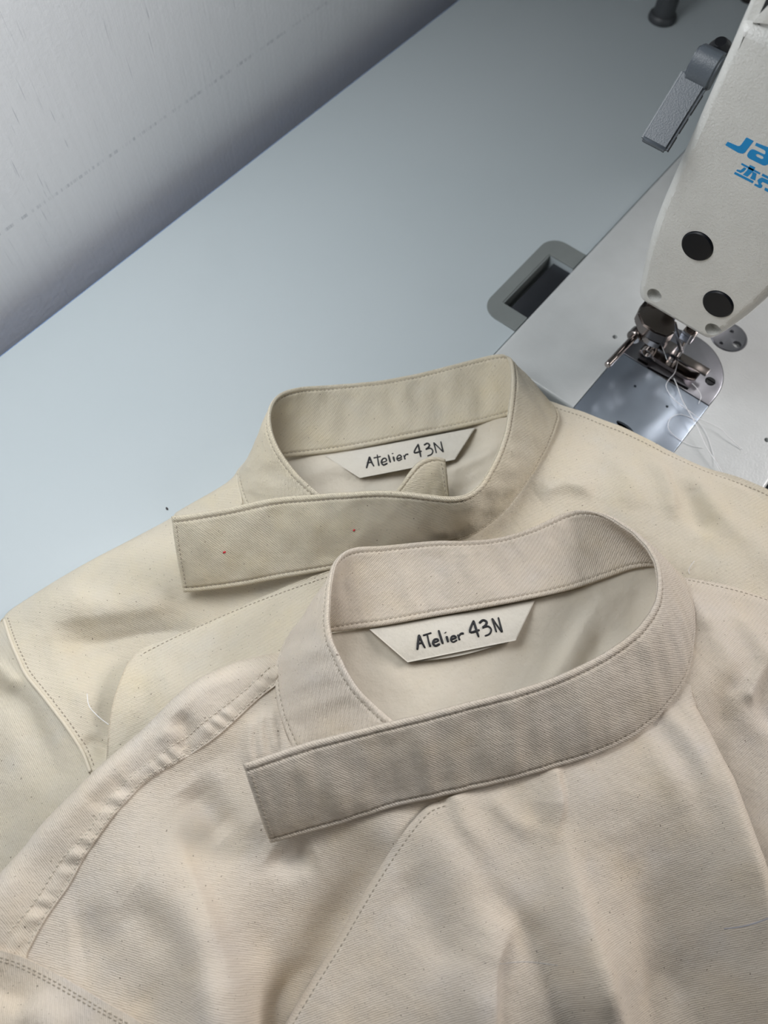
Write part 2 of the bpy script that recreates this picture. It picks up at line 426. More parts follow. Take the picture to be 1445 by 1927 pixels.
scr = lathe('plate_screw', [(0, -.002), (.003, -.002), (.0031, .0006), (.0028, .0009), (0, .0009)], sc_, (0, 0, 1), M['black_metal'], SM, 32, label='dark slotted screw')
cut(scr, [(lambda b: (box_bm(b, (sc_[0] - .0004, sc_[1] - .005, sc_[2] + .0003), (sc_[0] + .0004, sc_[1] + .005, sc_[2] + .002)), b)[1])(bmesh.new())])
cov = lathe('bed_cover', [(0, -.0018), (crad, -.0018), (crad, 0), (crad - .0006, .0005), (crad - .0016, .0001), (0, .0001)], ccen, (0, 0, 1), M['steel_dark_reflection'], SM, 56, label='round steel oil cover with three holes')
cut(cov, [cyl_bm(P(1357, 646, BZ), (0, 0, 1), .0013, .02, 24), cyl_bm(P(1387, 648, BZ), (0, 0, 1), .0027, .02, 32), cyl_bm(P(1377, 624, BZ), (0, 0, 1), .0013, .02, 24)])
# feed dogs in the slots
bm = bmesh.new()
for p, q in (((1220, 694), (1290, 731)),):
    p, q = P(*p, BZ), P(*q, BZ)
    for k in range(16):
        c = p + (q - p)*(k + .5)/16; lathe_bm(bm, [(.0009, -.002), (.0009, -.0008), (0, 0)], c, (0, 0, 1), 4)
link('feed_dog', from_bm(bm, 20), M['chrome_dark'], SM)

# head: profile in (y, z) at the face, swept along +x
XF = .322
hp = [(.0250, .0606), (.0710, .0606), (.0740, .0680), (.0785, .0930), (.0805, .1100), (.0812, .1250), (.0812, .2150), (.0100, .2150), (.0095, .1400), (.0105, .1200), (.0125, .1040), (.0160, .0880), (.0200, .0740)]
hp = resample(np.array(hp + hp[:1]), .0016)[:-1]
for _ in range(7): hp = .25*np.roll(hp, 1, 0) + .5*hp + .25*np.roll(hp, -1, 0)
hp = [tuple(v) for v in hp]
hc = np.array([.045, .135])
def ring(bm, x, inset):
    out = []
    n = len(hp)
    for k in range(n):
        a, b = np.array(hp[k-1]), np.array(hp[(k+1) % n]); t = (b - a)/np.linalg.norm(b - a); nn = np.array([-t[1], t[0]])
        q = np.array(hp[k]) + nn*inset
        out.append(bm.verts.new((x, q[0], q[1])))
    return out
bm = bmesh.new(); prev = None
for x, ins in ((XF, .0048), (XF + .0009, .0026), (XF + .0026, .0009), (XF + .0042, .0003), (XF + .006, 0), (XF + .05, 0), (XF + .093, 0)):
    r = ring(bm, x, ins)
    if prev is None: bm.faces.new(r)
    else:
        for k in range(len(r)): bm.faces.new((prev[k], r[k], r[(k+1) % len(r)], prev[(k+1) % len(r)]))
    prev = r
bm.faces.new(prev[::-1])
bmesh.ops.triangulate(bm, faces=[f for f in bm.faces if len(f.verts) > 4])
head = link('head', from_bm(bm, 50), M['enamel'], SM)
plugs = [(1312, 463, .0083), (1351, 572, .0083)]; holes = [(1231, 556, .0043), (1341, 621, .0043)]
cc = []
for x, y, r in holes: cc.append(cyl_bm(PX(x, y, XF), (1, 0, 0), r, .012, 40))
for x, y, r in plugs: cc.append(cyl_bm(PX(x, y, XF), (1, 0, 0), r, .006, 48))
cut(head, cc)
wn = head.modifiers.new('normals', 'WEIGHTED_NORMAL'); wn.weight = 100; wn.keep_sharp = True
for x, y, r in plugs:
    lathe('rubber_plug', [(0, -.002), (r - .0002, -.002), (r - .0002, .0004), (r - .0008, .0010), (r*.5, .0011), (0, .0010)], PX(x, y, XF), (-1, 0, 0), M['rubber'], SM, 48, label='round black rubber plug')
# upper housing behind the face plate, with its dark joint and a white cover
box('upper_housing', (XF + .0035, .011, .2060), (XF + .0925, .0812, .262), M['enamel'], SM, .0022, 3)
box('housing_joint', (XF + .0033, .0738, .2130), (XF + .0045, .0755, .2600), M['void'], SM, label='dark joint in the head housing')
cv = [PX(*q_, XF + .0034) for q_ in ((1416, 40), (1446, 9), (1475, -22), (1520, -20), (1490, 46))]
prism('upper_cover', cv, (-.0016, 0, 0), M['enamel'], SM, .0005, 2)
# the arm and column that carry the head (mostly out of frame; column made tall to shade the table)
box('arm', (XF + .0931, .008, .112), (.70, .082, .226), M['enamel'], SM, .008, 4)
box('column', (.585, .002, BZ/1000), (.735, .088, .300), M['enamel'], SM, .006, 3)
lathe('hand_wheel', [(0, 0), (.052, 0), (.056, .004), (.056, .024), (.05, .03), (0, .03)], (.736, .045, .20), (1, 0, 0), M['enamel'], SM, 48)
box('shade_panel', (.50, -.005, .302), (.735, .085, .345), M['grey_plastic'], SM, .006, 3)  # unseen panel added over the column to shade the table behind

# lettering on the face
def Lz(x, y): return (1300 + x/9.634, 200 + y/9.634)
def logo(name, loops, label):
    V, Fc = [], []
    for outer, inner in loops:
        cu = bpy.data.curves.new('c', 'CURVE'); cu.dimensions = '2D'; cu.fill_mode = 'BOTH'; cu.extrude = .00006
        for lp in [outer] + inner:
            s = cu.splines.new('POLY'); s.points.add(len(lp) - 1); s.use_cyclic_u = True
            for pnt, (x, y) in zip(s.points, lp):
                w = PX(*Lz(x, y), XF); pnt.co = (-w[1], w[2], 0, 1)
        o = bpy.data.objects.new('tmp', cu); COL.objects.link(o); bpy.context.view_layer.update()
        me = o.to_mesh(); b = len(V)
        for v in me.vertices: V.append((XF - .00002 - v.co.z, -v.co.x, v.co.y))
        Fc += [tuple(b + i for i in p.vertices) for p in me.polygons]
        o.to_mesh_clear(); bpy.data.objects.remove(o)
    return link(name, mesh(V, Fc), M['blue'], head, label, smooth=False)
def bar(x0, y0, x1, y1, w):
    d = np.array([x1 - x0, y1 - y0], float); d /= np.linalg.norm(d); n = np.array([-d[1], d[0]])*w/2
    a, b = np.array([x0, y0]), np.array([x1, y1]); return [tuple(a + n), tuple(b + n), tuple(b - n), tuple(a - n)]
J = [(665, 640), (850, 720), (885, 718), (915, 690), (1000, 570), (1020, 566), (1140, 630), (1010, 800), (985, 835), (945, 857), (905, 855), (860, 843), (622, 703)]
Aa = [(1185, 660), (1160, 710), (1320, 788), (1350, 812), (1350, 855), (1330, 870), (1150, 785), (1110, 778), (1070, 795), (1030, 850), (1018, 890), (1030, 922), (1060, 947), (1310, 1072), (1350, 1074), (1400, 1050), (1470, 1010), (1600, 840), (1590, 800), (1540, 765), (1400, 742)]
Ah = [(1175, 882), (1195, 866), (1225, 868), (1300, 905), (1316, 928), (1308, 950), (1280, 955), (1195, 912)]
logo('brand_lettering', [(J, []), (Aa, [Ah])], 'blue printed lettering')
jie = [bar(915, 1042, 1255, 1222, 34), [(1070, 1062), (1170, 1108), (1120, 1190), (1025, 1278), (940, 1240), (1010, 1170)],
       [(965, 1105), (1010, 1130), (955, 1185), (900, 1208), (822, 1170), (835, 1145), (900, 1160)], [(1120, 1180), (1192, 1222), (1165, 1345), (1070, 1305), (1105, 1250)],
       bar(790, 1205, 1130, 1378, 44)]
ke = [bar(1290, 1238, 1480, 1335, 44), [(1235, 1310), (1290, 1290), (1480, 1370), (1450, 1440), (1300, 1370), (1270, 1400), (1300, 1440), (1280, 1478), (1240, 1482), (1145, 1430), (1160, 1400), (1225, 1425), (1215, 1380), (1205, 1340)],
      [(1345, 1470), (1480, 1540), (1480, 1600), (1330, 1520)]]
logo('script_lettering', [(p, []) for p in jie + ke], 'small blue printed characters')

# presser foot, needle and the parts under the head
ndx, ndy = .3495, .0395
pbx = .3495
tubes('needle_bar', [([(ndx, ndy, .030), (ndx, ndy, .075)], .0036)], M['chrome'], SM, 20)
nb = box('needle_clamp', (ndx - .0045, ndy - .004, .0275), (ndx + .0035, ndy + .004, .036), M['chrome'], SM, .001)
tubes('needle', [([(ndx, ndy, .030), (ndx, ndy, .012), (ndx, ndy, .004), (ndx, ndy, .0015)], [.0009, .0008, .0007, .0002])], M['chrome'], SM, 10)
pb = (ndx, ndy + .0155)
tubes('presser_bar', [([(pb[0], pb[1], .018), (pb[0], pb[1], .075)], .0034)], M['chrome'], SM, 20)
# clamp block on the presser bar with its guide lugs
bm = bmesh.new()
box_bm(bm, (ndx - .006, pb[1] - .005, .0385), (ndx + .006, pb[1] + .0125, .0505), .0014)
box_bm(bm, (ndx - .0125, pb[1] + .008, .030), (ndx - .003, pb[1] + .0165, .0425), .0018)
box_bm(bm, (ndx - .004, pb[1] + .0105, .044), (ndx + .010, pb[1] + .0155, .053), .0014)
link('bar_clamp', from_bm(bm, 40), M['chrome_dark'], SM)
bm = bmesh.new()
prism_bm(bm, [Vector(P(*q_, 38)) for q_ in ((1192, 604), (1203, 592), (1236, 590), (1260, 616), (1262, 641), (1246, 650), (1224, 642), (1201, 627))], (0, 0, .008))
prism_bm(bm, [Vector(P(*q_, 30)) for q_ in ((1197, 622), (1216, 616), (1240, 640), (1236, 660), (1212, 648))], (0, 0, .006))
bmesh.ops.recalc_face_normals(bm, faces=bm.faces); bmesh.ops.bevel(bm, geom=bm.edges[:], offset=.0009, segments=2, affect='EDGES')
link('bar_bracket', from_bm(bm, 40), M['chrome_dark'], SM)
lathe('clamp_screw', [(0, 0), (.0032, 0), (.0036, .0008), (.0036, .0030), (.003, .0036), (0, .0036)], (ndx - .006, pb[1] + .0105, .0455), (-1, 0, 0), M['chrome'], SM, 24)
# horizontal pin of the swing guard, pointing out over the slide plate
pa, pbb = P(1193, 634, 27), P(1142, 688, 27)
lathe('guard_pin', [(0, 0), (.0019, 0), (.0021, .0002), (.0021, np.linalg.norm(pbb - pa) - .0007), (.0016, np.linalg.norm(pbb - pa)), (0, np.linalg.norm(pbb - pa))], pa, pbb - pa, M['chrome'], SM, 24)
lathe('pin_collar', [(0, -.0055), (.0042, -.0055), (.0046, -.0048), (.0046, .0005), (.0040, .0012), (0, .0012)], pa, pbb - pa, M['chrome_dark'], SM, 28)
lathe('foot_screw', [(0, -.009), (.0040, -.009), (.0046, -.0083), (.0046, .004), (.0036, .0048), (0, .0048)], P(1232, 633, 26), (-.9, -.2, .25), M['rubber'], SM, 28, label='black knurled foot screw')
# spring coil with its leg wires
c = P(1222, 657, 17)
coil = [c + np.array([.0032*k/60 - .004, .0030*math.cos(k*.42), .0030*math.sin(k*.42)]) for k in range(61)]
wire = cat([P(1203, 638, 25), P(1212, 643, 24), P(1222, 645, 22), P(1232, 650, 19), P(1234, 660, 16), P(1228, 672, 12), P(1232, 680, 9)], 6)
tubes('guard_spring', [(coil, .0005), (wire, .00045)], M['chrome'], SM, 8)
lathe('spring_stud', [(0, -.006), (.0019, -.006), (.0019, .0008), (.0013, .0016), (0, .0018)], c, (-1, 0, .25), M['chrome'], SM, 20, label='brass toned stud')
# the hinged foot: shank, hinge block and two split toes with a turned-up tip
bm = bmesh.new()
box_bm(bm, (pb[0] - .0045, pb[1] - .0065, .0105), (pb[0] + .0045, pb[1] + .0045, .0265), .0012)
box_bm(bm, (pb[0] - .0060, pb[1] - .0130, .0080), (pb[0] + .0050, pb[1] - .0040, .0135), .0012)
link('foot_shank', from_bm(bm, 40), M['chrome_dark'], SM)
def toe(xa, xb, ya, yb):
    prof = [(ya, .0046), (ya, .0072), (ya - .006, .0086), (yb + .012, .0078), (yb + .005, .0078), (yb, .0098), (yb - .0006, .0092), (yb + .004, .0058), (yb + .008, .0046)]
    b = bmesh.new(); prism_bm(b, [Vector((xa, y, z)) for y, z in prof], (xb - xa, 0, 0)); bmesh.ops.recalc_face_normals(b, faces=b.faces)
    bmesh.ops.bevel(b, geom=b.edges[:], offset=.0003, segments=2, affect='EDGES'); return from_bm(b, 40)
link('foot_toe', toe(.3405, .3478, .0600, .0215), M['chrome'], SM)
link('foot_toe', toe(.3500, .3545, .0480, .0245), M['chrome'], SM)
# flat thread finger lying over the plate, and the bright needle-thread guide
fa, fb = P(1278, 672, 12), P(1331, 703, 12)
d = (fb - fa)/np.linalg.norm(fb - fa); n = np.array([-d[1], d[0], 0])*.0030
prism('finger_bar', [fa + n, fa - n, fb - n, fb + n], (0, 0, .0014), M['chrome_dark'], SM, .0003)
ga, gb = PX(1267, 607, .3440), P(1281, 664, 16)
n = np.array([0, .0014, 0])
prism('thread_guide', [ga + n, ga - n, gb - n*.8, gb + n*.8], (.0016, 0, 0), M['chrome'], SM, .0003)
# clear eye guard hanging in front of the needle
q = [P(1240, 600, 44), P(1300, 632, 40), P(1296, 640, 30), P(1279, 672, 16), P(1262, 668, 15), P(1235, 640, 28)]
prism('eye_guard', [(.3385 + .0, v[1], v[2]) for v in q], (-.0006, 0, 0), M['clear'], SM, 0, label='clear plastic eye guard')

# rear lifting lever
LY = .0835
def LV(x, y, yy=LY): return PY(x, y, yy)
ls = [LV(x, y) for x, y in ((1366, 104), (1352, 119), (1341, 140), (1333, 160), (1329, 175), (1322, 178), (1308, 200), (1290, 226), (1272, 255), (1262, 272), (1256, 287), (1247, 290))]
def P_xz(v): return (v[0], v[2])
near = [P_xz(v) for v in ls]
hub_c = np.mean([P_xz(LV(1352, 112)), P_xz(LV(1331, 172))], axis=0)
bm = bmesh.new()
a = np.array(near[0]); b_ = np.array(near[4]); cen = (a + b_)/2; rad = np.linalg.norm(a - b_)/2
perp = np.array([-(b_ - a)[1], (b_ - a)[0]])/np.linalg.norm(b_ - a)
if perp[0] > 0: perp = -perp
arc = [cen + (a - cen)*math.cos(t) + perp*rad*.55*math.sin(t) for t in np.linspace(0, math.pi, 14)]
back = [b_ - perp*.004, a - perp*.004]
prism_bm(bm, [Vector((x, LY, z)) for x, z in list(arc) + back], (0, .0120, 0))
bmesh.ops.recalc_face_normals(bm, faces=bm.faces)
bmesh.ops.bevel(bm, geom=[e for e in bm.edges if abs(e.verts[0].co.y - e.verts[1].co.y) < 1e-6], offset=.001, segments=3, affect='EDGES')
LVH = link('lifting_lever', from_bm(bm, 35), M['grey_plastic'], SM, label='grey lifting lever')
p0, p1 = np.array(P_xz(LV(1327, 172))), np.array(P_xz(LV(1254, 289)))
dd = (p1 - p0)/np.linalg.norm(p1 - p0); nn = np.array([-dd[1], dd[0]])
if nn[0] > 0: nn = -nn
L = np.linalg.norm(p1 - p0)
prof = [p0 - dd*.004, p0 + dd*L*.97, p0 + dd*L + nn*-.001, p0 + dd*L - nn*.003, p0 + dd*L*.9 - nn*.0042, p0 + dd*L*.2 - nn*.0042, p0 - dd*.005 - nn*.0042]
bm = bmesh.new()
prism_bm(bm, [Vector((x, LY + .0006, z)) for x, z in prof], (0, .0135, 0)); bmesh.ops.recalc_face_normals(bm, faces=bm.faces)
bmesh.ops.bevel(bm, geom=bm.edges[:], offset=.0012, segments=3, affect='EDGES')
han = link('lever_handle', from_bm(bm, 35), M['grey_plastic'], LVH)
bm = bmesh.new()
for s0, s1 in ((.05, .36), (.42, .66), (.72, .96)):
    u0, u1 = p0 + dd*L*s0 - nn*.0012, p0 + dd*L*s1 - nn*.0012
    prism_bm(bm, [Vector((x, LY + .0003, z)) for x, z in (u0, u1, u1 - nn*.0018, u0 - nn*.0018)], (0, .0005, 0))
link('handle_slot', from_bm(bm, 30), M['void'], LVH)
sp = PY(1354, 90, LY + .006)
scw = lathe('lever_screw', [(0, -.006), (.0046, -.006), (.0050, -.0035), (.0050, 0), (.0040, .0012), (.0030, .0030), (.0024, .0036), (0, .0036)], sp, (-.35, .1, .9), M['black_metal'], LVH, 28, label='black slotted screw')

# ------------------------------------------------------------------ rest post and thing at the top of the table
pp = P(1245, 36, 0)
post = empty('head_rest_post', (pp[0], pp[1], 0), 'short dark grey post with flanged foot near the wall behind the machine', 'post')
pr = .0115
lathe('post_flange', [(0, .0002), (pr, .0002), (pr*1.02, .002), (pr*.98, .0042), (pr*.86, .0056), (0, .0056)], (pp[0], pp[1], 0), (0, 0, 1), M['post'], post, 48)
lathe('post_shaft', [(0, .0050), (pr*.80, .0050), (pr*.76, .010), (pr*.74, .036), (pr*.6, .039), (0, .039)], (pp[0], pp[1], 0), (0, 0, 1), M['post'], post, 40)
bp = P(1408, -2, 0)
bo = lathe('rubber_stopper', [(0, .0002), (.0075, .0002), (.0095, .003), (.0085, .016), (.005, .024), (0, .025)], (bp[0], bp[1], 0), (0, 0, 1), M['brown'], None, 32)
tag(bo, 'dark brown stopper on the table behind the top of the machine head', 'stopper')
lp = P(314, 957, .4)
bm = bmesh.new(); bmesh.ops.create_icosphere(bm, subdivisions=2, radius=.0008)
for v in bm.verts: v.co = Vector(lp) + Vector((v.co.x*.8 + v.co.y*.3, v.co.y*1.3, v.co.z*.5))
tag(link('lint_speck', from_bm(bm), M['lint']), 'tiny dark lint speck on the white table above the rear jacket', 'lint')
# ------------------------------------------------------------------ cloth: height fields over the table
def rays(px):
    px = np.asarray(px, float)
    d = np.stack([px[:, 0] - W/2, px[:, 1] - HH/2, np.full(len(px), F)], 1)
    return d @ R
def und(px, z):                                      # pixels at heights z (m) -> world
    d = rays(px); return EYE + d*((np.asarray(z) - H)/d[:, 2])[:, None]
def polydist(Q, poly, closed=False):                 # distance, side (sine of the angle, + = left of travel), arc position
    p = np.asarray(poly)[:, :2]
    if closed: p = np.concatenate([p, p[:1]])
    best = np.full(len(Q), 1e9); side = np.ones(len(Q)); pos = np.zeros(len(Q)); acc = 0.
    for a, b in zip(p[:-1], p[1:]):
        d = b - a; L = np.linalg.norm(d)
        if L < 1e-9: continue
        t = np.clip(((Q - a) @ d)/L**2, 0, 1)
        e = Q - a - t[:, None]*d; r = np.hypot(e[:, 0], e[:, 1])
        m = r < best
        best[m] = r[m]; side[m] = np.clip((d[0]*e[m, 1] - d[1]*e[m, 0])/(L*r[m] + 1e-9), -1, 1); pos[m] = acc + t[m]*L
        acc += L
    return best, side, pos/max(acc, 1e-9), acc
def inside(Q, poly):
    p = np.asarray(poly)[:, :2]; x, y = Q[:, 0], Q[:, 1]; c = np.zeros(len(Q), bool)
    for (x0, y0), (x1, y1) in zip(p, np.roll(p, -1, 0)):
        if y0 == y1: continue
        k = ((y0 > y) != (y1 > y)) & (x < (x1 - x0)*(y - y0)/(y1 - y0) + x0); c ^= k
    return c
def waves(Q, seed, comps):
    g = np.random.default_rng(seed); out = np.zeros(len(Q))
    for amp, wl, n in comps:
        for _ in range(n):
            a = g.uniform(0, math.pi); k = 2*math.pi/(wl*g.uniform(.7, 1.4)); ph = g.uniform(0, 6.28)
            out += amp/math.sqrt(n)*np.sin(k*(Q[:, 0]*math.cos(a) + Q[:, 1]*math.sin(a)) + ph)
    return out
class Field:
    def __init__(s, ctrl, seed=1, lam=2e-4, und_=None, gap=.0015, wav=((.0016, .070, 7), (.00022, .024, 9), (.00005, .010, 9))):
        c = np.array(ctrl, float); s.xy = und(c[:, :2], c[:, 2]/1000)[:, :2]; s.v = c[:, 2]/1000
        n = len(c); D = np.linalg.norm(s.xy[:, None] - s.xy[None], axis=2)/.1
        K = np.where(D > 1e-9, D**2*np.log(D + 1e-12), 0) + lam*10*np.eye(n)
        Pm = np.c_[np.ones(n), s.xy/.1]
        A = np.block([[K, Pm], [Pm.T, np.zeros((3, 3))]])
        s.w = np.linalg.solve(A, np.r_[s.v, 0, 0, 0]); s.folds = []; s.rolls = []; s.seed = seed; s.wav = wav; s.under = und_; s.gap = gap; s.off = 0.
    def base(s, Q):
        out = np.empty(len(Q))
        for i in range(0, len(Q), 20000):
            q = Q[i:i+20000]; D = np.linalg.norm(q[:, None] - s.xy[None], axis=2)/.1
            out[i:i+20000] = np.where(D > 1e-9, D**2*np.log(D + 1e-12), 0) @ s.w[:-3] + s.w[-3] + (q/.1) @ s.w[-2:]
        return out
    def fold(s, pts, amp, sl, sr, step=6):            # a ridge (amp > 0) or valley along pixels; widths in mm
        px = cat(pts, step); w = march(s.base, px)
        s.folds.append((w, np.atleast_1d(np.array(amp, float))*1.85/1000, sl/1000, sr/1000))
    def pucker(s, pts, half, amp, wl, off=0.):        # gathers across a twin-stitched seam
        s.folds.append((march(s.base, cat(pts, 6)), ('p', half/1000, amp/1000, wl/1000), 0, 0))
    def roll(s, poly_w, width, z0):                   # the cloth turns down towards this edge
        s.rolls.append((poly_w, width/1000, z0))
    def __call__(s, Q):
        h = s.base(Q)
        for w, amp, sl, sr in s.folds:
            if isinstance(amp, tuple):
                _, half, a, wl = amp
                lo, hi = w[:, :2].min(0) - 3*half, w[:, :2].max(0) + 3*half
                m = np.all((Q > lo) & (Q < hi), axis=1)
                if not m.any(): continue
                d, sd, t, L = polydist(Q[m], w)
                x = d*sd; ph = t*L/wl*2*math.pi; ph = ph + 1.3*np.sin(ph*.23) + .8*np.sin(ph*.11 + 2)
                env = np.exp(-(x/half)**4)
                h[m] += a*env*(.55 + .45*np.sin(t*L/wl*1.7 + 1))*np.sin(ph + x/half*.8) + a*.7*np.exp(-(x/half)**2)
                for o in (-half, half): h[m] -= .0004*np.exp(-((x - o)/.0007)**2)
                continue
            r = 3*max(sl, sr); lo, hi = w[:, :2].min(0) - r, w[:, :2].max(0) + r
            m = np.all((Q > lo) & (Q < hi), axis=1)
            if not m.any(): continue
            d, sd, t, L = polydist(Q[m], w)
            sg = sr + (sl - sr)*(.5 + .5*sd)
            a = np.interp(t, np.linspace(0, 1, len(amp)), amp) if len(amp) > 1 else amp[0]*np.clip(np.sin(math.pi*np.clip(t, 0, 1))*1.6, 0, 1)
            h[m] += a*np.exp(-(d/sg)**2)
        h += waves(Q, s.seed, s.wav)
        for pw, wd, z0 in s.rolls:
            d, _, _, _ = polydist(Q, pw)
            g = np.sqrt(np.clip(1 - (1 - np.clip(d/wd, 0, 1))**2, 0, 1))
            zz = z0(Q) if callable(z0) else z0
            m = d < wd
            zz = zz if np.isscalar(zz) else zz[m]
            h[m] = zz + (h[m] - zz)*g[m]
        h = np.maximum(h + s.off, .0022)
        if s.under is not None:
            u = np.max([f(Q) for f in s.under], axis=0) + s.gap; k = .0012
            h = .5*(h + u + np.sqrt((h - u)**2 + k*k))
        return h
def march(fn, px, zmax=.10):                          # first hit of the view rays with a height field
    px = np.asarray(px, float)[:, :2]; zs = np.linspace(zmax, .0, 101); out = np.zeros(len(px)); done = np.zeros(len(px), bool)
    pts = np.stack([und(px, np.full(len(px), z)) for z in zs])            # z, n, 3
    hq = fn(pts.reshape(-1, 3)[:, :2]).reshape(len(zs), len(px))
    for i in range(len(px)):
        f = hq[:, i] - zs; k = np.argmax(f >= 0)
        if f[k] < 0 or k == 0: out[i] = max(hq[-1, i], 0) if f[k] < 0 else zs[0]
        else: out[i] = zs[k-1] + (zs[k] - zs[k-1])*(-f[k-1])/(f[k] - f[k-1])
    return und(px, out)

def panel(name, parent, poly, field, mat, thick=.0012, res=.0009, rot=.6, zpoly=None, label=None, wpoly=None):
    if wpoly is None:
        pp_ = np.array([(q[0], q[1]) for q in poly], float)
        zz = [(q[2]/1000 if len(q) > 2 else np.nan) for q in poly]
        ww = march(field, pp_)
        for i, z in enumerate(zz):
            if not np.isnan(z): ww[i] = und(pp_[i:i+1], [z])[0]
        wpoly = ww
    p = wpoly[:, :2]
    lo, hi = p.min(0), p.max(0)
    nx, ny = int((hi[0] - lo[0])/res) + 3, int((hi[1] - lo[1])/res) + 3
    gx, gy = np.meshgrid(lo[0] - res + res*np.arange(nx), lo[1] - res + res*np.arange(ny), indexing='ij')
    Q = np.stack([gx.ravel(), gy.ravel()], 1)
    u, v = proj(np.c_[Q, np.full(len(Q), .03)])
    vis = (u > -420) & (u < 1900) & (v > -100) & (v < 2420)
    ins = np.zeros(len(Q), bool); ins[vis] = inside(Q[vis], p)
    I = ins.reshape(nx, ny)
    V4 = vis.reshape(nx, ny)
    cell = (I[:-1, :-1] | I[1:, :-1] | I[:-1, 1:] | I[1:, 1:]) & V4[:-1, :-1] & V4[1:, :-1] & V4[:-1, 1:] & V4[1:, 1:]
    used = np.zeros((nx, ny), bool)
    used[:-1, :-1] |= cell; used[1:, :-1] |= cell; used[:-1, 1:] |= cell; used[1:, 1:] |= cell
    um = used.ravel(); outm = um & ~ins
    qo = Q[outm]; bd = np.full(len(qo), 1e9); bp_ = qo.copy()
    for a, b in zip(p, np.roll(p, -1, 0)):
        d = b - a; L2 = d @ d
        if L2 < 1e-14: continue
        t = np.clip(((qo - a) @ d)/L2, 0, 1); c = a + t[:, None]*d; r = np.linalg.norm(qo - c, axis=1); m = r < bd
        bd[m] = r[m]; bp_[m] = c[m]
    Q[outm] = bp_
    idx = -np.ones(nx*ny, int); idx[um] = np.arange(um.sum()); Qu = Q[um]; n = len(Qu)
    h = field(Qu)
    ii, jj = np.nonzero(cell)
    q4 = np.stack([idx[ii*ny + jj], idx[(ii+1)*ny + jj], idx[(ii+1)*ny + jj + 1], idx[ii*ny + jj + 1]], 1)
    # rim edges: used by one cell only
    e = np.concatenate([q4[:, [0, 1]], q4[:, [1, 2]], q4[:, [2, 3]], q4[:, [3, 0]]])
    es = np.sort(e, 1); key = es[:, 0]*(n + 1) + es[:, 1]
    un_, inv, cnt = np.unique(key, return_inverse=True, return_counts=True); rim = e[cnt[inv] == 1]
    bq = q4[:, ::-1] + n
    side = np.stack([rim[:, 1], rim[:, 0], rim[:, 0] + n, rim[:, 1] + n], 1)
    top = np.c_[Qu, h]; bot = np.c_[Qu, h - thick]
    Fc = np.concatenate([q4, bq, side]); Vt = np.concatenate([top, bot])
    me = bpy.data.meshes.new(name)
    me.vertices.add(len(Vt)); me.vertices.foreach_set('co', Vt.astype(np.float32).ravel())
    me.loops.add(Fc.size); me.loops.foreach_set('vertex_index', Fc.astype(np.int32).ravel())
    me.polygons.add(len(Fc)); me.polygons.foreach_set('loop_start', np.arange(0, Fc.size, 4, dtype=np.int32)); 
    me.update(calc_edges=True); me.validate()
    uv = me.uv_layers.new(name='UVMap'); c, s_ = math.cos(rot), math.sin(rot)
    co_ = np.empty(len(me.vertices)*3, np.float32); me.vertices.foreach_get('co', co_); co_ = co_.reshape(-1, 3)
    li = np.empty(len(me.loops), np.int32); me.loops.foreach_get('vertex_index', li)
    uvs = np.stack([co_[:, 0]*c - co_[:, 1]*s_ + parent.get('uvo', 0.), co_[:, 0]*s_ + co_[:, 1]*c], 1)[li]
    uv.data.foreach_set('uv', uvs.astype(np.float32).ravel())
    o = link(name, me, mat, parent, label)
    me.set_sharp_from_angle(angle=math.radians(60))
    return o, wpoly

def dashes(name, lines, parent, mat, pitch=.0024, duty=.72, r=.00026, label=None):   # sewn stitches along 3-D lines with normals
    V, Fc, off = [], [], 0
    for line, nrm in lines:
        line = np.asarray(line); s = np.r_[0, np.cumsum(np.linalg.norm(np.diff(line, axis=0), axis=1))]
        if s[-1] < pitch: continue
        nrm = np.asarray(nrm); nrm = np.tile(nrm, (len(line), 1)) if nrm.ndim == 1 else nrm
        for k in range(int(s[-1]/pitch)):
            t = np.linspace(k*pitch, k*pitch + pitch*duty, 5)
            q = np.stack([np.interp(t, s, line[:, i]) for i in range(3)], 1); nn_ = np.stack([np.interp(t, s, nrm[:, i]) for i in range(3)], 1)
            q = q + nn_*(np.array([-1.1, .15, .35, .15, -1.1])*r)[:, None]
            v, f = tube_arrays(q, np.array([.55, 1, 1.05, 1, .55])*r, 6); V.append(v); Fc += [tuple(i + off for i in x) for x in f]; off += len(v)
    return link(name, mesh(np.concatenate(V), Fc), mat, parent, label)
def field_line(field, pts, step=6, lift=0.):          # a line drawn on a field, with its normals
    w = march(field, cat(pts, step)); w = resample(w, .0008); return surf(field, w, lift)
def surf(field, w, lift=0.):
    Q = w[:, :2]; e = .0008; h = field(Q)
    n = np.stack([-(field(Q + [e, 0]) - field(Q - [e, 0]))/(2*e), -(field(Q + [0, e]) - field(Q - [0, e]))/(2*e), np.ones(len(Q))], 1)
    n /= np.linalg.norm(n, axis=1)[:, None]
    return np.c_[Q, h] + n*lift, n
def inset(w, dist):                                   # shift an open world line sideways (left of travel positive)
    w = resample(w, .0012); t = np.gradient(w[:, :2], axis=0); t /= np.linalg.norm(t, axis=1)[:, None] + 1e-12
    o = w.copy(); o[:, 0] -= t[:, 1]*dist; o[:, 1] += t[:, 0]*dist; return o

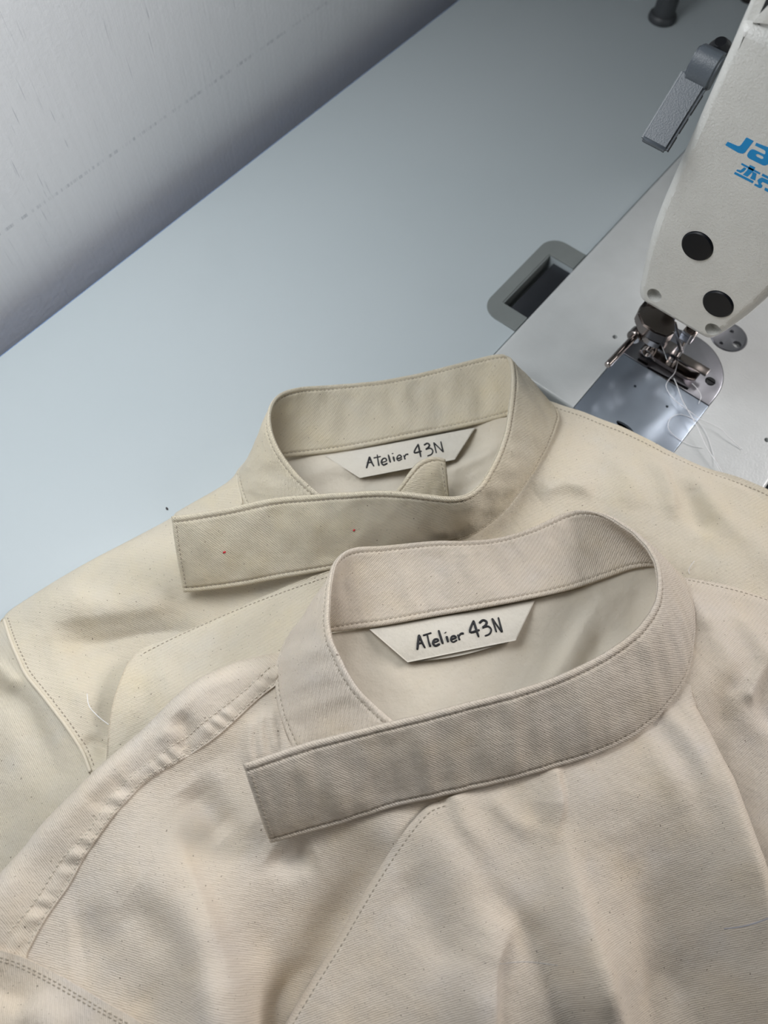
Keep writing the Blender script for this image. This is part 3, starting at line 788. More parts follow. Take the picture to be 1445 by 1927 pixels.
# ------------------------------------------------------------------ collar bands
def band(name, parent, pairs, mat, wid=.0425, low=(),  zt_fix={}, thick=.0023, seed=3, wr=1.5, ends=(True, True), step=.0011, label=None, zt_smooth=2, mode='hi'):
    pr_ = np.array(pairs, float)                       # top px, bottom px, bottom z, top z (nan: solve for the width)
    B = und(pr_[:, 2:4], pr_[:, 4]/1000); zt = np.empty(len(pr_))
    for i in range(len(pr_)):
        if not np.isnan(pr_[i, 5]): zt[i] = pr_[i, 5]/1000; continue
        zs = np.linspace(pr_[i, 4]/1000 + .004, pr_[i, 4]/1000 + .039, 140)      # two leans give the width: upright or fallen back
        T = und(np.tile(pr_[i, :2], (140, 1)), zs); w_ = np.linalg.norm(T - B[i], axis=1); km = np.argmin(w_)
        e = np.abs(w_ - (wid - .0025 if i in low else wid))
        zt[i] = zs[np.argmin(e[:km + 1])] if i in low else zs[km + np.argmin(e[km:])]
    free = np.isnan(pr_[:, 5])
    for _ in range(zt_smooth):
        q = np.r_[zt[0], zt, zt[-1]]; sm = .25*q[:-2] + .5*q[1:-1] + .25*q[2:]; zt = np.where(free, sm, zt)
    T = und(pr_[:, :2], zt)
    print(name, 'zt', np.round(zt*1000).astype(int).tolist(), 'w', np.round(np.linalg.norm(T - B, axis=1)*1000).astype(int).tolist())
    TB = cat(np.c_[T, B], 16)
    mid = (TB[:, :3] + TB[:, 3:])/2
    s = np.r_[0, np.cumsum(np.linalg.norm(np.diff(mid, axis=0), axis=1))]
    n = int(s[-1]/step); t = np.linspace(0, s[-1], n)
    TB = np.stack([np.interp(t, s, TB[:, i]) for i in range(6)], 1)
    for _ in range(3):                                 # ease the polyline corners left by resampling
        TB[1:-1] = .25*TB[:-2] + .5*TB[1:-1] + .25*TB[2:]
    T, B = TB[:, :3], TB[:, 3:]
    wv = T - B; wl = np.linalg.norm(wv, axis=1); wdir = wv/wl[:, None]
    tan = np.gradient((T + B)/2, axis=0); tan /= np.linalg.norm(tan, axis=1)[:, None]
    nor = np.cross(tan, wdir); nor /= np.linalg.norm(nor, axis=1)[:, None]
    e = np.array([0, .0003, .0008, .0014, .0020, .0024, .0028, .0032, .0037, .0044, .0055])/.040
    vv = np.r_[e, np.linspace(.17, .83, 22), 1 - e[::-1]]
    m = len(vv)
    dist = np.minimum(vv, 1 - vv)*.040
    prof = np.where(dist < .0028, np.sqrt(np.clip(1 - (1 - dist/.0014)**2, 0, 1))*(dist < .0014) + (dist >= .0014)*1., 1.)*1.12
    prof = prof - .55*np.exp(-((dist - .0028)/.00055)**2)
    Vo, Vi, uv = [], [], []
    S, Vg = np.meshgrid(t, vv*.04, indexing='ij'); Q = np.stack([S.ravel(), Vg.ravel()], 1)
    Qs = Q*np.array([1., .45])
    w1 = waves(Qs, seed, ((.00042*wr, .030, 8), (.00022*wr, .013, 9), (.00008, .006, 8))).reshape(n, m)
    fade = np.clip(dist/.008, .25, 1)[None]
    pk = .00010*np.sin(S/.0024*2*math.pi*.5 + 2*np.sin(S*160))*np.exp(-((np.minimum(Vg, .04 - Vg) - .0035)/.0018)**2)
    w1 = w1*fade + pk
    w1 += .0012*np.sin(math.pi*vv)[None]                 # slight barrel across the band
    w1 += .0007*np.sin(S/.021 + 1.3*np.sin(S/.05))*fade
    C = B[:, None] + wv[:, None]*vv[None, :, None] + nor[:, None]*w1[:, :, None]
    endp = np.ones(n)
    for k, on in ((0, ends[0]), (1, ends[1])):
        de = t if k == 0 else t[-1] - t
        if on: endp *= np.clip(np.sqrt(np.clip(1 - (1 - np.clip(de/.0015, 0, 1))**2, .0, 1)), .12, 1) * (1 - .5*np.exp(-((de - .0028)/.0006)**2))
    off = thick/2*np.maximum(prof, .10)[None, :, None]*endp[:, None, None]
    O_ = C + nor[:, None]*off; I_ = C - nor[:, None]*off
    V = np.concatenate([O_.reshape(-1, 3), I_.reshape(-1, 3)]); uvs = np.concatenate([Q, Q + [.31, .05]])
    Fc = []
    k = lambda i, j, b=0: b*n*m + i*m + j
    i, j = np.meshgrid(np.arange(n - 1), np.arange(m - 1), indexing='ij'); i, j = i.ravel(), j.ravel()
    fo = np.stack([k(i, j), k(i+1, j), k(i+1, j+1), k(i, j+1)], 1); fi = np.stack([k(i, j, 1), k(i, j+1, 1), k(i+1, j+1, 1), k(i+1, j, 1)], 1)
    a = np.arange(n - 1)
    f0 = np.stack([k(a, 0), k(a, 0, 1), k(a+1, 0, 1), k(a+1, 0)], 1); f1 = np.stack([k(a, m-1), k(a+1, m-1), k(a+1, m-1, 1), k(a, m-1, 1)], 1)
    b = np.arange(m - 1)
    g0 = np.stack([k(0, b), k(0, b+1), k(0, b+1, 1), k(0, b, 1)], 1); g1 = np.stack([k(n-1, b), k(n-1, b, 1), k(n-1, b+1, 1), k(n-1, b+1)], 1)
    Fc = np.concatenate([fo, fi, f0, f1, g0, g1])
    o = link(name, mesh(V, Fc, uvs), mat, parent, label)
    lines = []
    jt, jb = np.argmin(np.abs(vv*.04 - (.04 - .0028))), np.argmin(np.abs(vv*.04 - .0028))
    ke = int(.0028/step)
    a0, a1 = (ke if ends[0] else 0), (n - ke if ends[1] else n)
    for jx in (jt, jb):
        lines.append((O_[a0:a1, jx], nor[a0:a1])); lines.append((I_[a0:a1, jx], -nor[a0:a1]))
    if ends[0]: lines += [(O_[ke, jb:jt+1], nor[ke]), (I_[ke, jb:jt+1], -nor[ke])]
    if ends[1]: lines += [(O_[n-1-ke, jb:jt+1], nor[n-1-ke]), (I_[n-1-ke, jb:jt+1], -nor[n-1-ke])]
    dashes('stitching', lines, o, M['thread_tan'])
    return o, dict(O=O_, I=I_, nor=nor, v=vv)
def on_band(bd, px, face='O'):
    G = bd[face].reshape(-1, 3); u, v = proj(G); k = np.argmin((u - px[0])**2 + (v - px[1])**2)
    n = bd['nor'][k // bd['O'].shape[1]]; return G[k], (n if face == 'O' else -n)

# ------------------------------------------------------------------ neck labels
def neck_label(parent, quad, zc, sag, strokes, lift2, r=.00046):
    q = np.array(quad, float)                          # TL, TR, BR, BL pixels
    def pxst(s, t): return (q[0]*(1-s) + q[1]*s)*(1-t) + (q[3]*(1-s) + q[2]*s)*t
    def zst(s, t):
        return ((zc[0]*(1-s) + zc[1]*s)*(1-t) + (zc[3]*(1-s) + zc[2]*s)*t + sag*math.sin(math.pi*t)*.5 + .5*math.sin(math.pi*s)*t)/1000
    def S(s, t, dz=0.): p = pxst(s, t); return und([p], [zst(s, t) + dz])[0]
    ns, ntt = 60, 20
    V, uv = [], []
    def sheet(dzf, sh):
        b = []
        for i in range(ns + 1):
            for j in range(ntt + 1):
                s, t = i/ns, j/ntt; b.append(S(s, t*(1 + sh*(math.sin(math.pi*min(1, s*1.05)))), dzf(t)))
        return b
    layers = [sheet(lambda t: 0, 0), sheet(lambda t: -.0005 , 0), sheet(lambda t: -.0006 - .0012*t, lift2), sheet(lambda t: -.0010 - .0013*t, lift2)]
    Fc, off = [], 0; N = (ns + 1)*(ntt + 1)
    for L_ in (0, 2):
        V += layers[L_] + layers[L_ + 1]
        idx = lambda i, j, b: off + b*N + i*(ntt + 1) + j
        for i in range(ns):
            for j in range(ntt):
                Fc.append((idx(i, j, 0), idx(i, j+1, 0), idx(i+1, j+1, 0), idx(i+1, j, 0))); Fc.append((idx(i, j, 1), idx(i+1, j, 1), idx(i+1, j+1, 1), idx(i, j+1, 1)))
        for i in range(ns):
            for j in (0, ntt): Fc.append((idx(i, j, 0), idx(i+1, j, 0), idx(i+1, j, 1), idx(i, j, 1)))
        for j in range(ntt):
            for i in (0, ns): Fc.append((idx(i, j, 0), idx(i, j+1, 0), idx(i, j+1, 1), idx(i, j, 1)))
        off += 2*N
    bm = bmesh.new()
    V = np.array(V)
    uvs = np.c_[V[:, 0] + .2, V[:, 1]]
    o = link('neck_label', mesh(V, Fc, uvs), M['label'], parent, label='off white name label')
    def inv(p):
        s = t = .5
        for _ in range(30):
            e = np.array(p) - pxst(s, t); h = 1e-3
            Jm = np.stack([(pxst(s+h, t) - pxst(s, t))/h, (pxst(s, t+h) - pxst(s, t))/h], 1); d = np.linalg.solve(Jm, e); s += d[0]; t += d[1]
        return s, t
    lst = []
    for stv in strokes:
        pts = cat(stv, 5) if len(stv) > 2 else np.array([np.array(stv[0])*(1-a) + np.array(stv[-1])*a for a in np.linspace(0, 1, 8)])
        w = np.array([S(*inv(p), r*.15) for p in pts])
        m = len(w); rr = r*(1 + .18*np.sin(np.linspace(0, 3, m) + len(lst))); rr[0] *= .75; rr[-1] *= .75
        lst.append((w, rr))
    tubes('lettering', lst, M['ink'], o, 8, 'hand lettered black writing')
    return o

def px_lines(zoom_pts, scale, org): return [[(org[0] + x/scale, org[1] + y/scale) for x, y in st] for st in zoom_pts]
NAN = float('nan')

# ================================================================== rear jacket
JA = empty('jacket', (.10, .10, .012), 'cream canvas jacket at the back, red pen specks on its collar tab, touching the machine', 'jacket')
JA['uvo'] = 0.
edge_tl = [(-420, 1420, 1.6), (-150, 1262, 1.6), (-60, 1208, 1.6), (0, 1174, 1.6), (12, 1157, 1.6), (46, 1132, 1.6), (155, 1068, 1.6), (252, 1016, 1.6), (322, 977, 1.8), (337, 963, 2), (426, 911, 3), (450, 880, 4), (488, 828, 8), (500, 800, 10)]
left_ctrl = [(60, 1180, 12), (180, 1100, 14), (320, 1020, 14), (420, 950, 16), (470, 890, 17), (448, 886, 15), (460, 948, 19), (480, 985, 21), (520, 1025, 23), (600, 1085, 24),
    (150, 1125, 18.5), (250, 1085, 20), (330, 1055, 18), (400, 1080, 15.5), (150, 1195, 9), (230, 1212, 5), (320, 1190, 5), (420, 1140, 7), (520, 1110, 14),
    (110, 1270, 12), (170, 1300, 11.5), (210, 1370, 9), (170, 1420, 14), (235, 1290, 7), (30, 1230, 13), (60, 1290, 15.5), (130, 1375, 17), (170, 1460, 17.5),
    (300, 1350, 7), (420, 1250, 8), (600, 1180, 16), (350, 1550, 8), (0, 1300, 14), (700, 1100, 20), (0, 1200, 10), (20, 1180, 9), (100, 1150, 14), (520, 860, 16)]
fAl = Field(left_ctrl, 11)
fAl.fold([(85, 1195), (110, 1172), (180, 1160), (260, 1150), (335, 1130)], [.5, 2.2, 2.8, 2.4, .6], 12, 4)
fAl.fold([(100, 1215), (180, 1208), (260, 1200), (335, 1185)], [-1, -2.4, -2.4, -1], 4, 14)
fAl.fold([(110, 1215), (150, 1300), (200, 1390)], [1.5, 1.6, .6], 6, 8)
fAl.fold([(210, 1420), (180, 1400), (150, 1395)], [-1.5], 2.5, 3)
eA = und([q[:2] for q in edge_tl], [q[2]/1000 for q in edge_tl])
fAl.roll(cat(eA, 6), 16, .0022)
sl_ctrl = [(8, 1190, 9), (-80, 1270, 10), (25, 1235, 11), (0, 1290, 11), (0, 1350, 9), (60, 1420, 12), (125, 1410, 16.5), (168, 1460, 17), (0, 1550, 4), (120, 1560, 11), (-100, 1500, 3), (60, 1700, 4), (-100, 1750, 3),
    (260, 1600, 11), (50, 1290, 14.5), (90, 1340, 15.5), (-120, 1350, 7), (-60, 1230, 7), (-380, 1700, 3), (-250, 2200, 3), (-400, 1350, 3), (700, 1200, 4), (1500, 1100, 4), (1000, 700, 4), (500, 900, 4), (1400, 1700, 4), (900, 1700, 4), (420, 1250, 6)]
fAs = Field(sl_ctrl, 12)
fAs.fold([(-20, 1300), (40, 1325), (75, 1400), (110, 1480)], [-3, -2.6, -1.5, 0], 6, 9)
fAs.fold([(-10, 1240), (15, 1270), (30, 1300)], [1.2], 5, 4)
fAs.roll(cat(eA, 6), 12, .0022)
seamA = [(8, 1167), (19, 1202), (35, 1240), (50, 1271), (78, 1306), (105, 1341), (128, 1372), (155, 1415), (170, 1453), (195, 1530)]
fAs.off = -.0006
right_ctrl = [(262, 1225, 12), (340, 1185, 13), (420, 1148, 15), (500, 1116, 17), (600, 1080, 22), (235, 1258, 12), (215, 1310, 10), (203, 1400, 9), (350, 1260, 17), (450, 1220, 18), (560, 1160, 20), (300, 1350, 16),
    (250, 1420, 13), (450, 1400, 18), (620, 1250, 20), (800, 1300, 20), (1000, 1300, 20), (600, 1500, 16), (1300, 1600, 12), (1500, 1400, 15), (200, 1550, 12),
    (700, 1058, 27), (790, 1036, 28.5), (885, 1006, 28.5), (934, 972, 27.5), (977, 926, 26.5), (1016, 868, 24.5), (1045, 814, 21), (1056, 775, 17),
    (1110, 820, 17), (1200, 870, 18), (1300, 915, 19), (1400, 960, 19), (1480, 1000, 18), (1100, 900, 23), (1200, 950, 23), (1300, 1010, 22), (1420, 1060, 22), (1000, 970, 26), (1100, 1000, 23),
    (1300, 1150, 21), (1445, 1200, 21), (1560, 1100, 17), (640, 1066, 24), (1880, 1250, 12), (1850, 1850, 8), (1250, 1850, 8), (900, 1800, 8), (600, 1750, 8)]
fAr = Field(right_ctrl, 13, und_=[fAl, fAs], gap=.0016)
fAr.fold([(1232, 868), (1255, 920), (1272, 980)], [1.6], 3.5, 6)
fAr.fold([(1310, 920), (1375, 990), (1450, 1060)], [2.4, 2.2, 1], 9, 8)
fAr.fold([(1290, 905), (1310, 960), (1330, 1010)], [-1.8], 7, 7)
fAr.fold([(1010, 935), (1060, 915), (1120, 930)], [1.8], 6, 4)
fAr.fold([(1130, 850), (1180, 900), (1190, 960)], [1.], 7, 7)
fAr.fold([(300, 1350), (420, 1290), (540, 1240)], [1.2], 12, 12)
fAr.fold([(215, 1320), (260, 1300), (340, 1260)], [1.2], 9, 12)
edge_r = [(1030, 765, 9), (1056, 775, 8.5), (1093, 790, 7), (1156, 818, 6.2), (1234, 856, 6.0), (1258, 865, 6.0), (1311, 887, 6.0), (1367, 909, 6.0), (1420, 932, 6.2), (1445, 946, 6.2), (1520, 985, 6), (1640, 1050, 6), (1880, 1180, 6)]
eAr = und([q[:2] for q in edge_r], [q[2]/1000 for q in edge_r])
fAr.roll(cat(eAr, 6), 9, .0058)
plk = [(640, 1068), (600, 1081), (500, 1117), (420, 1149), (340, 1185), (285, 1212), (262, 1225)]
plk2 = [(250, 1236), (237, 1256), (225, 1285), (215, 1315), (207, 1360), (203, 1400), (200, 1440), (195, 1550)]
plk_w = march(fAr, cat(plk + plk2, 6))
plk_w2 = plk_w.copy()
fAr.roll(plk_w, 4.5, lambda Q: np.maximum(fAl(Q), fAs(Q)) + .0018)
lin_ctrl = [(541, 860, 16), (614, 853, 16), (711, 836, 17), (808, 817, 17), (904, 797, 17), (948, 788, 18), (600, 890, 13), (700, 880, 12), (800, 870, 11), (900, 840, 13), (650, 930, 12), (750, 930, 10), (850, 930, 12),
    (930, 870, 16), (500, 880, 14), (480, 960, 14), (700, 1000, 9), (850, 1000, 12), (960, 900, 18), (1000, 830, 17), (1040, 790, 16), (460, 900, 12)]
fAn = Field(lin_ctrl, 14)
fAn.fold([(560, 905), (640, 885), (700, 905)], [1.5], 6, 5)
fAn.fold([(830, 895), (890, 870), (945, 845)], [1.8], 5, 4)
fAn.fold([(850, 925), (900, 905), (935, 880)], [-1.5], 4, 4)

panel('lining', JA, [(530, 861), (580, 856), (645, 848), (760, 825), (880, 801), (948, 786), (1000, 777), (1040, 790), (1035, 830), (1000, 880), (955, 940), (880, 995), (780, 1025), (700, 1045), (600, 1060), (500, 1000), (470, 960), (458, 900), (490, 868)],
      fAn, M['lining'], rot=.2, label='thin cream lining inside the back')
sA, _ = panel('sleeve', JA, None, fAs, M['canvas_rear'], rot=1.1,
    wpoly=np.concatenate([eA[:5], march(fAs, cat(seamA, 6)), march(fAs, [(260, 1600), (200, 1800), (-100, 2250), (-400, 2200), (-400, 1500)])]))
lp_ = np.concatenate([cat(eA[4:], 4), march(fAl, cat([(470, 870), (450, 890), (462, 948), (480, 982), (515, 1005), (600, 1058), (680, 1070)], 4)),
    march(fAl, [(600, 1200), (420, 1320), (330, 1540), (230, 1560)]), march(fAl, cat(seamA, 6))[::-1]])
pAl, _ = panel('left_front', JA, None, fAl, M['canvas_rear'], rot=.5, wpoly=lp_)
neckA = [(1045, 814), (1016, 868), (977, 926), (934, 972), (885, 1006), (835, 1024), (790, 1037), (740, 1049), (690, 1055), (650, 1052)]
rp_ = np.concatenate([plk_w, march(fAr, [(210, 1640), (420, 1760), (1000, 1850), (1880, 1850), (1880, 1180)]), cat(eAr, 4)[::-1], march(fAr, cat(neckA, 4))])
pAr, _ = panel('right_front', JA, None, fAr, M['canvas_rear'], .0016, rot=-.25, wpoly=rp_)
# stitching: placket edge, armhole seam, shoulder seam, neck seams
st = inset(plk_w[:38], .0026); st[:, 2] = 0
dashes('stitching', [surf(fAr, st)], pAr, M['thread_tan'])
sh = inset(resample(cat(eAr, 6), .002), -.0034)
dashes('shoulder_stitching', [surf(fAr, sh)], pAr, M['thread_tan'])
sw = march(fAl, cat(seamA[:-1], 6))
dashes('stitching', [surf(fAl, inset(sw, .0022))], pAl, M['thread_tan'])
tubes('armhole_piping', [(surf(fAl, resample(sw, .001), .0001)[0], .0009)], M['canvas_rear'], pAl, 10)
tubes('shoulder_piping', [(surf(fAl, march(fAl, cat([(452, 890), (457, 915), (463, 950)], 6)), .0002)[0], .0008), (surf(fAl, march(fAl, cat([(446, 893), (451, 918), (456, 950)], 6)), .0002)[0], .0006)], M['canvas_rear'], pAl, 10)

pairsA = [(322, 972, 345, 1115, 19, NAN), (420, 957, 435, 1105, 20.5, NAN), (512, 938, 520, 1090, 23, NAN), (600, 930, 610, 1075, 25.5, NAN), (672, 925.5, 700, 1058, 28.5, NAN), (720, 923.5, 750, 1047, 29.5, NAN), (765, 926.5, 795, 1035, 30, NAN),
    (812, 933, 840, 1022, 30, NAN), (856, 935, 885, 1006, 30, NAN), (885, 927, 918, 985, 29.5, NAN), (909, 904, 950, 957, 29, NAN), (934, 858, 985, 914, 28, NAN), (950, 810, 1016, 868, 26, NAN), (960, 751, 1043, 816, 23, NAN),
    (962, 705, 1052, 783, 20, NAN), (957, 673, 1030, 765, 19, NAN), (935, 667, 985, 776, 19, NAN), (880, 679, 930, 791, 19, NAN), (808, 698, 860, 807, 19, NAN), (711, 717, 760, 827, 19, NAN), (614, 725, 645, 849, 18, NAN),
    (562, 729, 580, 857, 18, NAN), (526, 741, 530, 862, 18, NAN), (510, 766, 492, 867, 17, NAN), (509, 800, 466, 874, 16, NAN), (524, 843, 450, 897, 17, NAN), (551, 882, 455, 932, 19.5, NAN), (580, 911, 472, 970, 21.5, NAN), (606, 932, 505, 1006, 22.5, 46), (640, 950, 545, 1030, 22, 38), (680, 975, 590, 1062, 20, 31)]
cA, bA = band('collar_band', JA, pairsA, M['collar_rear'], seed=21, low=range(15, 22), zt_smooth=5)
# the under end of the collar folded up inside the neck
pairsE = [(737, 934, 792, 1015, 16, 27), (753, 913, 800, 1003, 16, 32), (770, 888, 812, 990, 16, 36), (786, 870, 822, 980, 16, 37), (804, 861, 830, 972, 17, 37), (822, 859, 838, 964, 17, 36), (838, 864, 846, 956, 18, 35)]
band('collar_end', JA, pairsE, M['collar_rear'], seed=5, wr=.4, ends=(False, True), thick=.0026)
for px, dx, dy in (((424, 1041), 1.0, .8), ((421, 1040), 1.2, .2), ((650, 1004), .6, .9), ((667, 998), .7, .8)):
    p, n = on_band(bA, px, 'O'); q, n2 = on_band(bA, px, 'I')
    if np.linalg.norm(q - EYE) < np.linalg.norm(p - EYE): p, n = q, n2
    if n @ (EYE - p) < 0: n = -n
    t1 = np.cross(n, [0, 0, 1.]); t1 /= np.linalg.norm(t1); t2 = np.cross(n, t1)
    tubes('pen_mark', [([p - n*.0001 - t1*.0007*dx - t2*.0005*dy, p + n*.00004, p - n*.00005 + t1*.0005*dx + t2*.0007*dy], [.0003, .0006, .0003])], M['red'], cA, 8, 'small red pen speck')
Z7 = lambda s: px_lines(s, 4.8167, (620, 780))
neck_label(JA, [(612, 858.5), (895, 804.5), (856, 864.7), (677, 899.5)], (17.5, 18.5, 17.5, 16.5), 1.2, Z7([
    [(362, 383), (350, 430), (335, 487)], [(362, 383), (380, 430), (403, 470)], [(338, 440), (390, 432)], [(398, 395), (465, 380)], [(432, 365), (440, 420), (448, 466)],
    [(472, 436), (514, 421), (508, 398), (484, 402), (470, 432), (490, 458), (524, 442)], [(533, 365), (552, 436)], [(578, 382), (588, 426)], [(570, 352), (573, 358)],
    [(612, 402), (650, 388), (640, 368), (620, 374), (610, 402), (628, 418), (657, 402)], [(672, 370), (685, 408)], [(678, 388), (692, 364), (714, 360)],
    [(803, 268), (768, 345), (835, 332)], [(803, 268), (828, 386)], [(856, 278), (885, 262), (905, 276), (895, 298), (872, 316), (912, 306), (935, 328), (924, 360), (886, 377)],
    [(945, 255), (968, 350)], [(945, 255), (1030, 340)], [(1008, 245), (1030, 342)]]), .02)

# ================================================================== front jacket
JB = empty('jacket', (.0, -.02, .04), 'pale cream canvas jacket in front, lying over the other jacket', 'jacket')
JB['uvo'] = .5
undA = [fAl, fAs, fAr]
tops = lambda Q: np.max([f(Q) for f in undA], axis=0)
bl_ctrl = [(521, 1257, 40), (518, 1290, 41), (527, 1345, 43), (550, 1408, 45), (590, 1465, 46), (640, 1510, 46), (484, 1318, 42), (407, 1388, 44), (329, 1438, 44), (262, 1487, 43), (208, 1545, 42), (160, 1613, 41), (131, 1666, 40),
    (87, 1729, 39), (53, 1792, 38), (535, 1240, 40), (500, 1272, 43), (440, 1292, 47), (380, 1332, 49), (330, 1368, 49), (280, 1412, 49), (200, 1482, 48), (110, 1578, 47), (30, 1672, 45), (-40, 1760, 43),
    (480, 1400, 42), (400, 1480, 37), (440, 1560, 35), (520, 1620, 34), (500, 1500, 39), (560, 1600, 36), (650, 1580, 40), (740, 1540, 45), (330, 1560, 43), (250, 1600, 43), (200, 1700, 43), (330, 1680, 45), (390, 1760, 45),
    (430, 1860, 43), (250, 1800, 42), (300, 1900, 41), (150, 1775, 38), (450, 1927, 41), (520, 1700, 29), (490, 1790, 25), (560, 1800, 24), (510, 1890, 19), (620, 1720, 28), (600, 1850, 21), (540, 1960, 17), (200, 1990, 40), (400, 2000, 40),
    (-60, 1700, 43), (700, 1650, 38), (800, 1560, 43), (0, 1800, 38), (120, 1860, 38), (1000, 1700, 25), (1250, 1800, 19), (1100, 1950, 17), (1300, 2000, 14), (1200, 1600, 26), (1400, 1700, 16), (900, 1800, 22), (800, 1950, 18), (-380, 2100, 30), (-100, 2380, 24), (500, 2380, 14), (1000, 2380, 10), (1500, 2300, 9), (1850, 1800, 10)]
fBl = Field(bl_ctrl, 31, und_=[tops], gap=.002)
fBl.fold([(300, 1570), (330, 1590), (380, 1690), (436, 1826), (478, 1940)], [0, 2.5, 3.8, 4.5, 4.5], 3.2, 20)
fBl.fold([(350, 1480), (385, 1530), (425, 1575)], [-2.5], 7, 6)
fBl.fold([(130, 1780), (180, 1768), (220, 1790)], [-1.0], 13, 14)
fBl.fold([(400, 1430), (430, 1500), (500, 1580)], [1.5], 8, 6)
fBl.fold([(480, 1345), (470, 1400), (478, 1450)], [1.2], 2.4, 2.4)
fBl.fold([(497, 1330), (492, 1390), (500, 1440)], [1.2], 2.2, 2.2)
fBl.fold([(510, 1330), (512, 1370), (520, 1420)], [.8], 2, 2)
fBl.fold([(512, 1600), (540, 1622), (590, 1600)], [-2.5], 6, 6)
fBl.fold([(260, 1720), (330, 1790), (350, 1900)], [-2, -2.5, -2], 9, 9)
fBl.fold([(705, 1630), (650, 1720), (590, 1830), (520, 1940)], [-3, -4, -5, -5], 6, 12)
ysil = [(545, 1215, 30), (535, 1225, 30), (500, 1232, 31), (453, 1242, 33), (426, 1252, 34), (390, 1270, 34), (357, 1291, 34), (322, 1322, 34), (271, 1372, 34), (194, 1438, 34), (93, 1539, 33), (48, 1594, 32), (0, 1647, 32), (-70, 1730, 32), (-190, 1880, 32)]
eY = und([q[:2] for q in ysil], [q[2]/1000 for q in ysil])
seamY = [(519, 1291), (484, 1318), (407, 1388), (329, 1438), (279, 1469), (232, 1516), (208, 1545), (160, 1613), (131, 1666), (87, 1729), (53, 1792)]
seamY2 = [(508, 1256), (470, 1292), (438, 1318), (368, 1372), (310, 1415), (248, 1461), (209, 1500), (165, 1570), (121, 1613), (87, 1666), (53, 1715), (5, 1768)]
midY = [((a[0] + b[0])/2, (a[1] + b[1])/2) for a, b in zip(cat(seamY, 4)[::4], cat(seamY2, 4)[np.linspace(0, 44, 11).astype(int)])]
import copy
fBy = copy.copy(fBl); fBy.folds = list(fBl.folds); fBy.rolls = []; fBy.seed = 31
fBy.fold([(330, 1345), (350, 1372), (345, 1400), (325, 1420)], [-1.8], 4, 4)
fBy.fold([(300, 1375), (330, 1395), (350, 1395)], [1.0], 4, 4)
fBy.fold([(180, 1530), (210, 1490), (240, 1470)], [-1.0], 5, 5)
sy_w, sy2_w = march(fBl, cat(seamY, 6)), march(fBl, cat(seamY2, 6))
n_ = 80
def even(w, n): return resample(w, np.sum(np.linalg.norm(np.diff(w, axis=0), axis=1))/(n - 1))[:n]
a_, b_2 = even(sy_w, n_), even(sy2_w, n_); m_ = min(len(a_), len(b_2)); mw = (a_[:m_] + b_2[:m_])/2
hw = float(np.mean(np.linalg.norm(a_[:m_] - b_2[:m_], axis=1)))/2
fBy.folds.append((mw, ('p', hw*.8, .0009, .0072), 0, 0))
fBy.off = .0012
fBy.roll(cat(eY, 6), 13, lambda Q: np.maximum(tops(Q) + .004, .026))
fBs = Field([(0, 1795, 39), (60, 1815, 39.5), (121, 1848, 39.5), (194, 1890, 39.5), (262, 1930, 39.5), (0, 1900, 43), (100, 1930, 42), (-80, 1850, 41), (0, 2000, 40), (200, 2000, 38), (-120, 1780, 40), (320, 1980, 38), (-350, 1900, 34), (-250, 2350, 28), (400, 2350, 26)], 33, und_=[fBl, fBy], gap=.0016)
fBs.fold([(-10, 1835), (30, 1865), (60, 1900)], [-2.2], 6, 6)
fBs.fold([(20, 1880), (80, 1915), (130, 1960)], [1.5], 7, 7)
br_ctrl = [(807, 1515, 49), (762, 1563, 47), (696, 1662, 45), (631, 1773, 42), (578, 1858, 40), (539, 1923, 38), (500, 1990, 37), (900, 1482, 51), (965, 1466, 52), (1060, 1439, 52), (1135, 1415, 52), (1205, 1378, 51), (1255, 1330, 50),
    (1290, 1275, 48), (1303, 1215, 46), (1302, 1150, 42), (1285, 1095, 38), (1310, 1110, 39), (1380, 1140, 39), (1445, 1165, 38), (1540, 1200, 37), (1340, 1200, 43), (1420, 1250, 40), (1330, 1290, 47),
    (1300, 1340, 52), (1328, 1400, 54), (1362, 1480, 55), (1392, 1560, 55), (1418, 1640, 54), (1450, 1720, 51), (1480, 1850, 46), (850, 1560, 50), (950, 1550, 51), (1056, 1520, 53), (1150, 1500, 54), (1250, 1450, 54),
    (780, 1650, 46), (720, 1750, 43), (660, 1850, 41), (900, 1600, 50), (1000, 1680, 50), (1070, 1770, 50), (1140, 1880, 46), (1150, 1650, 48), (1250, 1700, 39), (1300, 1600, 47), (1250, 1850, 28), (1350, 1800, 36), (1100, 1950, 36),
    (1300, 2000, 17), (900, 2360, 16), (1400, 2360, 12), (400, 2360, 22), (850, 1700, 47), (870, 1800, 45), (800, 1900, 43), (940, 1900, 42), (1000, 1850, 43), (700, 2000, 38)]
fBr = Field(br_ctrl, 34, und_=[fBl], gap=.0022)
fBr.fold([(1050, 1545), (1072, 1640), (1106, 1745), (1142, 1855), (1168, 1960)], [0, 2.4, 3.8, 4.2, 4.0], 5.2, 11)
fBr.fold([(860, 1590), (930, 1690), (1015, 1775), (1068, 1880), (1098, 1980)], [-.5, -2.2, -3.0, -3.2, -3.0], 6, 8)
fBr.fold([(1165, 1560), (1215, 1680), (1250, 1850)], [-1.2, -3., -3.2], 20, 14)
fBr.fold([(968, 1738), (940, 1790), (928, 1840), (926, 1960)], [0, 3, 4, 4], 2.2, 14)
fBr.fold([(800, 1560), (880, 1650), (945, 1738)], [1., 2.2, 1.8], 8, 9)
fBr.fold([(760, 1640), (800, 1730), (860, 1830)], [-1.5], 8, 8)
fBr.fold([(1046, 1462), (1056, 1515), (1046, 1562)], [1.8, 2.4, .8], 2.0, 9)
fBr.fold([(920, 1490), (960, 1540), (1010, 1570)], [1.0], 5, 4)
